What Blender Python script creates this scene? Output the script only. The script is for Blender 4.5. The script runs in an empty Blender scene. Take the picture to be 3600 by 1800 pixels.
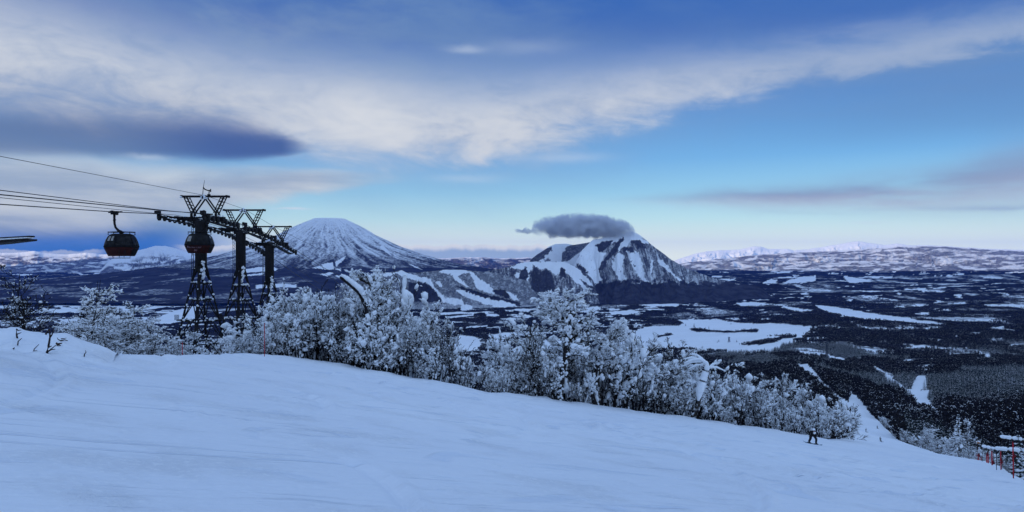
import bpy, math, random
import numpy as np
from mathutils import Vector, Matrix, Quaternion
R = math.radians
scene = bpy.context.scene
COL = scene.collection
F = 2571.0                      # focal length in pixels of the 3600 x 1800 photograph

# ------------------------------------------------------------------ camera
cam_data = bpy.data.cameras.new('camera')
cam = bpy.data.objects.new('camera', cam_data)
COL.objects.link(cam)
cam_data.sensor_width = 36.0
cam_data.lens = 36.0 * F / 3600.0
cam_data.clip_start = 0.1
cam_data.clip_end = 120000.0
cam.location = (0, 0, 0)
cam.rotation_euler = (R(90), 0, 0)
scene.camera = cam

# ------------------------------------------------------------------ exposure and quality
vs = scene.view_settings
scene.display_settings.display_device = 'sRGB'
vs.view_transform = 'Standard'
vs.look = 'None'
vs.gamma = 1.0
vs.use_curve_mapping = False
vs.exposure = 0.25
cy = scene.cycles
cy.use_denoising = True
cy.max_bounces = 6
cy.diffuse_bounces = 3
cy.glossy_bounces = 2
cy.transmission_bounces = 4
cy.volume_bounces = 2
cy.transparent_max_bounces = 8
cy.volume_step_rate = 1.0
cy.volume_max_steps = 128
cy.sample_clamp_indirect = 6.0

# ------------------------------------------------------------------ sun, low behind the camera on the left
SUN_EL = R(8.0)
SUN_AZ = math.atan2(-0.6, -0.8)         # azimuth from +Y towards +X
sun_dir = Vector((math.sin(SUN_AZ) * math.cos(SUN_EL), math.cos(SUN_AZ) * math.cos(SUN_EL), math.sin(SUN_EL)))
sd = bpy.data.lights.new('sun', 'SUN')
sd.energy = 5.0
sd.color = (1.0, 0.79, 0.53)
sd.angle = R(0.5)
sun = bpy.data.objects.new('sun', sd)
COL.objects.link(sun)
sun.rotation_euler = (-sun_dir).to_track_quat('-Z', 'Y').to_euler()
sun.location = sun_dir * 60000

# ------------------------------------------------------------------ node helpers
class Ex:
    """A value in a node tree; arithmetic on it makes Math nodes."""
    def __init__(s, nt, sock): s.nt = nt; s.s = sock
    def _m(s, op, *a, clamp=False):
        n = s.nt.nodes.new('ShaderNodeMath'); n.operation = op; n.use_clamp = clamp
        for i, v in enumerate((s,) + a):
            if isinstance(v, Ex): s.nt.links.new(v.s, n.inputs[i])
            else: n.inputs[i].default_value = v
        return Ex(s.nt, n.outputs[0])
    def __add__(s, o): return s._m('ADD', o)
    __radd__ = __add__
    def __sub__(s, o): return s._m('SUBTRACT', o)
    def __rsub__(s, o): return (s * -1.0) + o
    def __mul__(s, o): return s._m('MULTIPLY', o)
    __rmul__ = __mul__
    def __truediv__(s, o): return s._m('DIVIDE', o)
    def exp(s): return s._m('EXPONENT')
    def clamp(s): return s._m('ADD', 0.0, clamp=True)
    def mx(s, o): return s._m('MAXIMUM', o)
    def mn(s, o): return s._m('MINIMUM', o)
    def gauss(s): return (s * s * -1.0).exp()
    def ss(s, a, b):
        n = s.nt.nodes.new('ShaderNodeMapRange'); n.interpolation_type = 'SMOOTHSTEP'
        s.nt.links.new(s.s, n.inputs['Value'])
        n.inputs['From Min'].default_value = a; n.inputs['From Max'].default_value = b
        return Ex(s.nt, n.outputs['Result'])

def vec(nt, x, y, z=0.0):
    n = nt.nodes.new('ShaderNodeCombineXYZ')
    for i, v in enumerate((x, y, z)):
        if isinstance(v, Ex): nt.links.new(v.s, n.inputs[i])
        else: n.inputs[i].default_value = v
    return n.outputs[0]

def noise(nt, v, scale=1.0, detail=4.0, rough=0.5, dist=0.0, lac=2.0):
    n = nt.nodes.new('ShaderNodeTexNoise')
    nt.links.new(v, n.inputs['Vector'])
    n.inputs['Scale'].default_value = scale
    n.inputs['Detail'].default_value = detail
    n.inputs['Roughness'].default_value = rough
    n.inputs['Distortion'].default_value = dist
    n.inputs['Lacunarity'].default_value = lac
    return Ex(nt, n.outputs[0])

def curve(nt, x, pts, lo, hi, ylo, yhi):
    """Piecewise-smooth function of x given as points, through a Float Curve node."""
    t = (x - lo) * (1.0 / (hi - lo))
    n = nt.nodes.new('ShaderNodeFloatCurve')
    nt.links.new(t.s, n.inputs['Value'])
    c = n.mapping.curves[0]
    q = [((a - lo) / (hi - lo), (b - ylo) / (yhi - ylo)) for a, b in pts]
    c.points[0].location = q[0]; c.points[1].location = q[-1]
    for p in q[1:-1]: c.points.new(*p)
    n.mapping.update()
    return Ex(nt, n.outputs[0]) * (yhi - ylo) + ylo

def mixc(nt, f, a, b, mode='MIX'):
    n = nt.nodes.new('ShaderNodeMix'); n.data_type = 'RGBA'; n.blend_type = mode
    if isinstance(f, Ex): nt.links.new(f.s, n.inputs[0])
    else: n.inputs[0].default_value = f
    for i, v in ((6, a), (7, b)):
        if isinstance(v, tuple): n.inputs[i].default_value = (*v, 1.0)
        else: nt.links.new(v, n.inputs[i])
    return n.outputs[2]

def lin(r, g, b):
    f = lambda c: (c / 12.92 if c <= 0.04045 else ((c + 0.055) / 1.055) ** 2.4)
    return (f(r / 255), f(g / 255), f(b / 255))

# ------------------------------------------------------------------ sky: Nishita air with layered cloud
world = bpy.data.worlds.new('World')
scene.world = world
world.use_nodes = True
SKY_STRENGTH = 0.12
def build_sky():
    nt = world.node_tree
    nt.nodes.clear()
    tc = nt.nodes.new('ShaderNodeTexCoord')
    sep = nt.nodes.new('ShaderNodeSeparateXYZ')
    nt.links.new(tc.outputs['Generated'], sep.inputs[0])
    x, y, z = (Ex(nt, sep.outputs[i]) for i in range(3))
    az = x._m('ARCTAN2', y)                     # 0 straight ahead, + to the right
    el = z._m('ARCSINE')
    sky = nt.nodes.new('ShaderNodeTexSky')
    sky.sky_type = 'NISHITA'
    sky.sun_disc = False
    sky.sun_elevation = SUN_EL
    sky.sun_rotation = SUN_AZ % (2 * math.pi)
    sky.altitude = 900
    sky.air_density = 1.0
    sky.dust_density = 0.3
    sky.ozone_density = 2.5
    g = 1.0 / SKY_STRENGTH / 2 ** vs.exposure
    C = lambda r, gg, b: tuple(c * g for c in lin(r, gg, b))
    EL = lambda py, px=1800: math.atan((900 - py) / F * math.cos(math.atan((px - 1800) / F)))
    AZ = lambda px: math.atan((px - 1800) / F)
    # slanting noise coordinates: streaks drawn out along the horizon, finer low down
    zz = el.mx(0.0) + 0.10
    pv = vec(nt, (az * 1.0) + el * 0.6, el * 3.2, 0.0)
    n1 = noise(nt, vec(nt, az + el * 0.9, el * 2.6, 3.1), 3.0, 6, 0.55, 0.4)
    n2 = noise(nt, vec(nt, az + el * 0.5, el * 3.0, 7.7), 9.0, 6, 0.6, 0.6)
    n3 = noise(nt, vec(nt, az, el * 1.8, 1.3), 26.0, 5, 0.6, 0.5)
    n4 = noise(nt, vec(nt, az * 1.0, el * 6.0, 5.0), 5.0, 5, 0.5, 0.3)
    w1, w2, w3 = n1 - 0.5, n2 - 0.5, n3 - 0.5
    # clear-air gradient of the photograph, laid over the Nishita sky
    rp = nt.nodes.new('ShaderNodeValToRGB')
    stops = [(0.0, (262, 272, 252)), (0.02, (238, 252, 248)), (0.05, (196, 236, 246)), (0.085, (152, 209, 241)), (0.13, (112, 178, 234)), (0.20, (80, 140, 210)), (0.29, (34, 90, 178)),
             (0.6, (46, 104, 190)), (1.0, (48, 106, 190))]
    nt.links.new((el * (1 / 1.0)).clamp().s, rp.inputs[0])
    er = rp.color_ramp.elements
    er[0].position = stops[0][0]; er[0].color = (*C(*stops[0][1]), 1)
    er[1].position = stops[-1][0]; er[1].color = (*C(*stops[-1][1]), 1)
    for p, c in stops[1:-1]:
        e_ = er.new(p); e_.color = (*C(*c), 1)
    ahead = y.ss(-0.9, 0.3)
    col = mixc(nt, ahead * 0.55 + 0.3, sky.outputs[0], rp.outputs[0])
    def crv(pts, ymul=1.0):
        # points are (px, py) of the photograph turned into azimuth and elevation, run on flat beyond the frame
        q = [(AZ(px), EL(py, px)) for px, py in pts]
        return curve(nt, az, [(-1.25, q[0][1])] + q + [(1.25, q[-1][1])], -1.25, 1.25, -0.1, 0.5)
    def crw(pts):
        q = [(AZ(px), w / F) for px, w in pts]
        return curve(nt, az, [(-1.25, q[0][1])] + q + [(1.25, q[-1][1])], -1.25, 1.25, 0.0, 0.2)
    def win(a, b, sa, sb):
        # soft window in photo columns
        return az.ss(AZ(a - sa), AZ(a + sa)) * (1.0 - az.ss(AZ(b - sb), AZ(b + sb)))
    def layer(mask, c):
        nonlocal col
        col = mixc(nt, mask.clamp(), col, c)
    # 1 thin veil over the upper sky, heavier to the left
    veil = (n1 * 0.75 + n2 * 0.35).ss(0.42, 0.78) * el.ss(0.10, 0.24) * (0.95 - az.ss(-0.35, 0.40) * 0.68)
    layer(veil * 0.78, C(120, 152, 190))
    # brighter, bluer cloud added overhead and behind, out of view, to light the snow
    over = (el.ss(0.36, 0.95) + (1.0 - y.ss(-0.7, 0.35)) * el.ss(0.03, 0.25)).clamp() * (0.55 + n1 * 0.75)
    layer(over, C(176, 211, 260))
    # low haze toward the left horizon
    left = 1.0 - az.ss(AZ(500), AZ(1000))
    layer(left * (1.0 - el.ss(0.022, 0.085)), C(56, 116, 180))
    # 2 main bright band sweeping from the left to the upper right
    c = crv([(0, 220), (600, 330), (1200, 415), (1700, 430), (2100, 385), (2600, 285), (3000, 210), (3600, 105)])
    w = crw([(0, 150), (600, 130), (1200, 130), (1700, 118), (2100, 100), (2600, 68), (3000, 50), (3600, 40)])
    d = (el - c + w1 * 0.075 + w2 * 0.055 + w3 * 0.012)
    halo = d / (w * 2.3)
    layer((halo * halo * -1.0).exp() * (0.12 + n1 * 0.45), C(132, 160, 200))
    up = d.mx(0.0) / (w * 1.3); dn = d.mn(0.0) / (w * 0.85)
    band = (up * up * -1.0).exp() * ((dn * dn * dn._m('ABSOLUTE')) * -1.0).exp()
    band = band * (0.62 + n2 * 0.62) * (1.0 - az.ss(AZ(1500), AZ(3300)) * 0.42)
    layer(band * 1.05, mixc(nt, (n2 * 0.8 + n3 * 0.5 + n1 * 0.2).ss(0.45, 0.95), C(164, 180, 206), C(206, 212, 222)))
    # bright rounded puff at the band's lower middle
    pa = (az - AZ(1290)) * (1 / 0.075); pe = (el - EL(425, 1290)) * (1 / 0.042)
    puff = ((pa * pa + pe * pe) * -1.0 + w2 * 1.2).exp()
    layer(puff * 0.8, C(218, 222, 228))
    # 3 grey-mauve left wisps high up
    wis = n1.ss(0.5, 0.72) * win(-600, 1000, 400, 500) * el.ss(0.2, 0.3)
    layer(wis * 0.62, C(160, 174, 198))
    # 4 lower left bank of soft grey cloud
    c = crv([(-400, 690), (0, 675), (600, 690), (1000, 650), (1250, 625), (1500, 610)])
    w = crw([(-400, 130), (0, 130), (600, 95), (1000, 52), (1250, 30), (1500, 15)])
    d = (el - c + w1 * 0.03 + w2 * 0.022) / w
    bank = (d * d * d * d * -1.0).exp() * (1.0 - az.ss(AZ(1050), AZ(1480)))
    layer(bank * 0.92, mixc(nt, (n4 * 0.8 + n2 * 0.3).ss(0.4, 0.75), C(160, 175, 198), C(208, 214, 220)))
    sh = (el - EL(438, 400)) * (F / 95)
    layer((sh * sh * -1.0).exp() * (1.0 - az.ss(AZ(600), AZ(1050))) * 0.5, C(112, 132, 172))
    # 5 dark lens cloud on the left
    c = crv([(-400, 470), (0, 478), (500, 490), (800, 500), (1000, 512), (1150, 525)])
    w = crw([(-400, 62), (0, 58), (500, 60), (800, 60), (1000, 34), (1150, 10)])
    d = (el - c + w1 * 0.012 + w2 * 0.010)
    up = d.mx(0.0) / (w * 1.15); dn = d.mn(0.0) / (w * 0.95)
    lens = (up * up * up * -1.0).exp() * (dn * dn * dn * dn * dn * dn * -1.0).exp() * (1.0 - az.ss(AZ(980), AZ(1130)))
    layer(lens * (0.66 + 0.30 * az.ss(AZ(300), AZ(850))), mixc(nt, az.ss(AZ(300), AZ(800)), C(94, 112, 152), C(70, 98, 156)))
    # 6 flat streaks low on the right
    c = crv([(2100, 705), (2400, 700), (2900, 690), (3300, 665), (3600, 620), (3900, 590)])
    w = crw([(2100, 10), (2400, 24), (2900, 44), (3300, 66), (3600, 92), (3900, 100)])
    d = (el - c + w2 * 0.016 + w3 * 0.006) / w
    st = (d * d * -1.0).exp() * az.ss(AZ(2050), AZ(2800)) * n4.ss(0.12, 0.52)
    layer(st * 0.9, mixc(nt, d.ss(-0.8, 0.6), C(176, 184, 206), C(136, 152, 188)))
    c = crv([(3000, 740), (3600, 728)])
    d = (el - c + w3 * 0.008) / (9 / F)
    layer((d * d * -1.0).exp() * n4.ss(0.42, 0.62) * az.ss(AZ(2550), AZ(3000)) * 0.6, C(150, 172, 204))
    # grey veil at the right edge
    gv = win(3000, 4300, 700, 200) * el.ss(EL(600), EL(450)) * (1.0 - el.ss(EL(330), EL(180)))
    layer(gv * (0.35 + n4 * 0.5), C(104, 142, 192))
    # 7 small bright wisps
    for px, py, wx, wy, k in ((1640, 172, 60, 11, 0.34), (1850, 165, 150, 26, 0.16), (2000, 555, 130, 18, 0.3), (1030, 732, 48, 4, 0.75),
                              (520, 553, 60, 10, 0.4), (1640, 628, 120, 14, 0.25), (3050, 782, 60, 5, 0.25)):
        a = (az - AZ(px)) * (F / wx); e = (el - EL(py, px) + w3 * 0.010) * (F / wy)
        layer(((a * a + e * e) * -1.0).exp() * k, C(212, 224, 238))
    # 8 heaped cloud along the far horizon: sunlit tops over a grey base
    h8 = noise(nt, vec(nt, az, 0.0, 2.0), 34.0, 5, 0.62)
    for a, b, top, k in ((1340, 1950, 862, 1.0), (640, 900, 868, 0.8), (-300, 360, 884, 0.55)):
        tp = el - (EL(top) + (h8 - 0.5) * 0.016)
        body = (1.0 - tp.ss(-0.0012, 0.0012)) * win(a, b, 45, 40) * el.ss(-0.02, -0.01)
        tops = tp.ss(-0.0095 , -0.002)
        layer(body * 0.93 * k, mixc(nt, tops * (0.4 + n3 * 0.8).clamp(), C(158, 182, 206), C(255, 252, 236)))
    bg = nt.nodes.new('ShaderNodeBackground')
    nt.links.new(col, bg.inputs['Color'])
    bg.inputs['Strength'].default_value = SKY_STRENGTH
    out = nt.nodes.new('ShaderNodeOutputWorld')
    nt.links.new(bg.outputs[0], out.inputs['Surface'])
build_sky()
world.cycles.sampling_method = 'MANUAL'
world.cycles.sample_map_resolution = 512

# ------------------------------------------------------------------ tagging, meshes, materials
def tag(o, label=None, cat=None, group=None, kind=None):
    if label: o['label'] = label
    if cat: o['category'] = cat
    if group: o['group'] = group
    if kind: o['kind'] = kind
    return o

def link(o, parent=None):
    COL.objects.link(o)
    if parent is not None: o.parent = parent
    return o

def empty(name, loc, rz=0.0):
    o = bpy.data.objects.new(name, None)
    o.location = loc; o.rotation_euler = (0, 0, rz); o.empty_display_size = 0.3
    return link(o)

def mesh_np(name, verts, faces, mat=None, smooth=False, attr=None):
    """Mesh from numpy arrays; faces is an (n, 3) or (n, 4) integer array."""
    me = bpy.data.meshes.new(name)
    v = np.ascontiguousarray(verts, dtype=np.float32); f = np.ascontiguousarray(faces, dtype=np.int32)
    k = f.shape[1]
    me.vertices.add(len(v)); me.vertices.foreach_set('co', v.ravel())
    me.loops.add(f.size); me.loops.foreach_set('vertex_index', f.ravel())
    me.polygons.add(len(f)); me.polygons.foreach_set('loop_start', np.arange(0, f.size, k, dtype=np.int32))
    if smooth: me.polygons.foreach_set('use_smooth', np.ones(len(f), dtype=bool))
    for an, av in (attr or {}).items():
        a = me.attributes.new(an, 'FLOAT', 'POINT'); a.data.foreach_set('value', np.ascontiguousarray(av, dtype=np.float32).ravel())
    me.update(calc_edges=True)
    if mat: me.materials.append(mat)
    return me

def grid_faces(nr, nc):
    i = np.arange(nr - 1)[:, None] * nc + np.arange(nc - 1)[None, :]
    return np.stack([i, i + 1, i + nc + 1, i + nc], -1).reshape(-1, 4)

def mat_new(name):
    m = bpy.data.materials.new(name); m.use_nodes = True
    return m, m.node_tree, m.node_tree.nodes['Principled BSDF']

def plain(name, col, rough=0.6, metal=0.0, var=0.25, scale=6.0):
    """Procedural material: a base colour broken up by fine noise."""
    m, nt, b = mat_new(name)
    tc = nt.nodes.new('ShaderNodeTexCoord')
    n = noise(nt, tc.outputs['Object'], scale, 5, 0.6)
    c = mixc(nt, n.ss(0.3, 0.7), tuple(x * (1 - var) for x in col), tuple(min(1, x * (1 + var)) for x in col))
    nt.links.new(c, b.inputs['Base Color'])
    b.inputs['Roughness'].default_value = rough; b.inputs['Metallic'].default_value = metal; b.inputs['Specular IOR Level'].default_value = 0.2
    return m

# ------------------------------------------------------------------ numpy noise
def _hash(ix, iy, seed):
    h = (ix.astype(np.int64) * 374761393 + iy.astype(np.int64) * 668265263 + seed * 974711) & 0xFFFFFFFF
    h = ((h ^ (h >> 13)) * 1274126177) & 0xFFFFFFFF
    h = (h ^ (h >> 16)) * 2246822519 & 0xFFFFFFFF
    return ((h ^ (h >> 15)) & 0xFFFFFF) / float(0xFFFFFF)

def vn(x, y, seed=0):
    x = np.asarray(x, dtype=np.float64); y = np.asarray(y, dtype=np.float64)
    x, y = np.broadcast_arrays(x, y)
    ix = np.floor(x); iy = np.floor(y); fx = x - ix; fy = y - iy
    fx = fx * fx * fx * (fx * (fx * 6 - 15) + 10); fy = fy * fy * fy * (fy * (fy * 6 - 15) + 10)
    a = _hash(ix, iy, seed); b = _hash(ix + 1, iy, seed); c = _hash(ix, iy + 1, seed); d = _hash(ix + 1, iy + 1, seed)
    return (a * (1 - fx) + b * fx) * (1 - fy) + (c * (1 - fx) + d * fx) * fy

def fbm(x, y, oct=4, seed=0, gain=0.5, ridged=False):
    s = 0.0; a = 1.0; t = 0.0
    x = np.asarray(x, float); y = np.asarray(y, float)
    for k in range(oct):
        n = vn(x * 2 ** k + 17.3 * k, y * 2 ** k - 9.1 * k, seed + k)
        if ridged: n = 1 - np.abs(2 * n - 1)
        s = s + a * n; t += a; a *= gain
    return s / t

def sstep(a, b, x):
    t = np.clip((np.asarray(x, float) - a) / (b - a), 0, 1); return t * t * (3 - 2 * t)

def interp(pts, x, col=1):
    p = np.array(pts, float); return np.interp(x, p[:, 0], p[:, col])

def inpoly(px, py, poly):
    inside = np.zeros(np.shape(px), bool); n = len(poly)
    for i in range(n):
        x0, y0 = poly[i]; x1, y1 = poly[(i + 1) % n]
        if y0 == y1: continue
        c = ((y0 > py) != (y1 > py)) & (px < (x1 - x0) * (py - y0) / (y1 - y0) + x0)
        inside ^= c
    return inside

def pix(x, y, z): return 1800 + F * x / y, 900 - F * z / y
def at(px, py, Y): return Vector(((px - 1800) / F * Y, Y, (900 - py) / F * Y))

# ------------------------------------------------------------------ the lie of the land
EDGE = [(-900, 1238), (-300, 1240), (0, 1246), (120, 1249), (250, 1252), (400, 1257), (520, 1259), (640, 1257), (760, 1254), (860, 1248), (930, 1247), (985, 1252), (1060, 1263), (1133, 1272), (1250, 1294),
        (1330, 1310), (1389, 1318), (1470, 1331), (1579, 1354), (1701, 1374), (1973, 1409), (2205, 1441), (2458, 1474), (2600, 1496), (2700, 1511), (2835, 1531), (2900, 1543),
        (2950, 1545), (2985, 1535)]
PA, PB = 0.1625, 0.1527
def _edge_Y(px):
    v = (interp(EDGE, px) - 900) / F; u = (px - 1800) / F
    return 1.7 / np.maximum(v - PA * u - PB, 0.004)
EDGE_Y = {}
_ep = np.linspace(-1200, 2985, 400); _eu = (_ep - 1800) / F; _ey = np.clip(_edge_Y(_ep), 12, 120)
# right-hand border of the run: distance at which the wood begins, per column
RIGHT = [(2985, 900), (3060, 620), (3110, 440), (3160, 330), (3200, 265), (3260, 220), (3320, 175), (3380, 120), (3440, 95), (3500, 66), (3560, 46), (3640, 38), (3900, 30), (4400, 26)]
def border_Y(u):
    px = 1800 + F * u
    left = np.interp(u, _eu, _ey)
    right = interp(RIGHT, px)
    return np.where(px < 2985, left, right)

def near_z(u, Y):
    x = u * Y
    px = 1800 + F * u
    z = -1.7 - PA * x - PB * Y
    z = z - 2.7 * sstep(60, 190, Y) * (1 - sstep(320, 450, Y)) * sstep(2950, 3120, px)
    d = np.maximum(Y - border_Y(u), 0)
    steep = np.where(px < 2985, 0.20 + 0.2 * sstep(1000, 1300, px) - 0.16 * sstep(1900, 2900, px), 0.10)
    z = z - steep * (np.sqrt(d * d + 9) - 3) * sstep(0, 4, d)
    return z

_CT = {-1200: [(250, .25), (600, .30), (1500, .26), (3000, .19), (4500, .135), (6000, .1), (9000, .0667), (12000, .05), (16000, .0375), (24000, .0228), (31000, .019)],
       200: [(250, .25), (600, .30), (1500, .26), (3000, .19), (4500, .135), (6000, .1), (9000, .0667), (12000, .05), (16000, .0375), (24000, .0228), (31000, .019)],
       1000: [(250, .27), (600, .30), (1500, .25), (3000, .18), (4500, .13), (6000, .098), (9000, .065), (12000, .05), (16000, .037), (24000, .022), (31000, .018)],
       1750: [(250, .29), (600, .29), (1500, .22), (3000, .15), (4500, .11), (6500, .077), (7400, .068), (9000, .055), (14000, .034), (22000, .0205), (31000, .017)],
       2500: [(250, .29), (500, .265), (900, .205), (1400, .167), (2000, .143), (3000, .130), (5500, .089), (8000, .0625), (12000, .0375), (17000, .0245), (24000, .018), (31000, .015)],
       2830: [(250, .24), (546, .205), (900, .171), (1300, .1517), (1800, .138), (2500, .119), (3500, .1), (6500, .07), (11000, .041), (17000, .0247), (24000, .018), (31000, .015)],
       3050: [(300, .238), (437, .229), (600, .21), (1000, .18), (1500, .155), (2200, .132), (3500, .1), (6500, .068), (11000, .04), (17000, .024), (24000, .018), (31000, .015)],
       3230: [(300, .2567), (600, .218), (1000, .187), (1300, .165), (2000, .138), (3500, .098), (6500, .066), (11000, .039), (17000, .0233), (24000, .018), (31000, .015)],
       3500: [(150, .262), (300, .237), (700, .196), (1300, .158), (2000, .136), (3500, .097), (6500, .065), (11000, .038), (17000, .023), (24000, .018), (31000, .015)],
       4500: [(150, .28), (300, .245), (700, .2), (1300, .158), (2000, .136), (3500, .097), (6500, .065), (11000, .038), (17000, .023), (24000, .018), (31000, .015)]}
def _rbf_fit():
    P, V = [], []
    for px, l in _CT.items():
        for Y, v in l:
            P.append(((px - 1800) / F * 2.2, math.log(Y))); V.append(math.log(v))
    P = np.array(P); V = np.array(V); n = len(P)
    d = np.hypot(P[:, None, 0] - P[None, :, 0], P[:, None, 1] - P[None, :, 1])
    K = np.where(d > 0, d * d * np.log(d + 1e-9), 0) + np.eye(n) * 1e-3
    A = np.zeros((n + 3, n + 3)); A[:n, :n] = K; A[:n, n] = 1; A[:n, n + 1:] = P; A[n, :n] = 1; A[n + 1:, :n] = P.T
    w = np.linalg.solve(A, np.concatenate([V, np.zeros(3)]))
    return P, w
_RP, _RW = _rbf_fit()
def far_v(u, Y):
    a = np.clip(np.asarray(u, float), -1.1, 1.05) * 2.2; b = np.log(np.asarray(Y, float)); a, b = np.broadcast_arrays(a, b)
    s = np.full(a.shape, _RW[-3]) + _RW[-2] * a + _RW[-1] * b
    for (p, q), w in zip(_RP, _RW):
        d2 = (a - p) ** 2 + (b - q) ** 2
        s = s + w * 0.5 * d2 * np.log(d2 + 1e-12)
    return np.exp(s)

def ground_z(u, Y, rough=True):
    u = np.asarray(u, float); Y = np.asarray(Y, float)
    zn = near_z(u, np.minimum(Y, 900))
    zf = -far_v(u, np.maximum(Y, 100)) * Y
    x = u * Y
    if rough:
        amp = 62 * sstep(2200, 6500, Y) * (1 - 0.75 * sstep(14000, 22000, Y))
        zf = zf + amp * (fbm(x / 1500 + 3.1, Y / 900, 4, 5) - 0.5) * 2 * (0.35 + 0.65 * sstep(-0.1, 0.35, u))
        zf = zf + 14 * sstep(300, 900, Y) * (1 - sstep(2500, 5000, Y)) * (fbm(x / 160, Y / 200, 4, 11) - 0.5) * 2
    px = 1800 + F * u
    lo = np.where(px < 2950, np.log(110), np.log(300)) ; hi = np.where(px < 2950, np.log(520), np.log(620))
    t = np.clip((np.log(Y) - lo) / (hi - lo), 0, 1); t = t * t * (3 - 2 * t)
    return zn * (1 - t) + zf * t

def hit(px, py, Y0=3.0, Y1=900.0):
    """First point of the land met by the ray through a photo pixel."""
    u = (px - 1800) / F; v = (py - 900) / F
    Y = np.exp(np.linspace(math.log(Y0), math.log(Y1), 4000))
    below = -v * Y - ground_z(np.full_like(Y, u), Y) < 0
    k = int(np.argmax(below)) if below.any() else len(Y) - 1
    y = float(Y[k]); return Vector((u * y, y, float(ground_z(u, y))))

def gz(x, y): return float(ground_z(x / y, y))

# ------------------------------------------------------------------ snow and wood materials for land
SNOW = (0.84, 0.85, 0.87)
WOOD_FLOOR = (0.018, 0.017, 0.020)
def land_material(name, wood=WOOD_FLOOR, fine=0.02, sharp=0.16, snow=SNOW, stretch=1.0, amp=0.95):
    """Snow with bare wood where the mesh attribute 'wood' says so; the border is ragged at tree scale."""
    m, nt, b = mat_new(name)
    at_ = nt.nodes.new('ShaderNodeAttribute'); at_.attribute_name = 'wood'
    w = Ex(nt, at_.outputs['Fac'])
    g = nt.nodes.new('ShaderNodeNewGeometry')
    sp = nt.nodes.new('ShaderNodeSeparateXYZ'); nt.links.new(g.outputs['Position'], sp.inputs[0])
    p = vec(nt, Ex(nt, sp.outputs[0]), Ex(nt, sp.outputs[1]), Ex(nt, sp.outputs[2]) * stretch)
    n1 = noise(nt, p, fine, 3, 0.65)
    n2 = noise(nt, p, fine * 0.16, 4, 0.6)
    f = (w + (n1 - 0.5) * amp + (n2 - 0.5) * 0.35).ss(0.5 - sharp, 0.5 + sharp)
    wc = mixc(nt, n2.ss(0.35, 0.65), tuple(c * 0.75 for c in wood), tuple(c * 1.4 for c in wood))
    sc = mixc(nt, n2.ss(0.3, 0.7), tuple(c * 0.93 for c in snow), snow)
    nt.links.new(mixc(nt, f, sc, wc), b.inputs['Base Color'])
    b.inputs['Roughness'].default_value = 0.75
    b.inputs['Specular IOR Level'].default_value = 0.0
    return m

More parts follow.
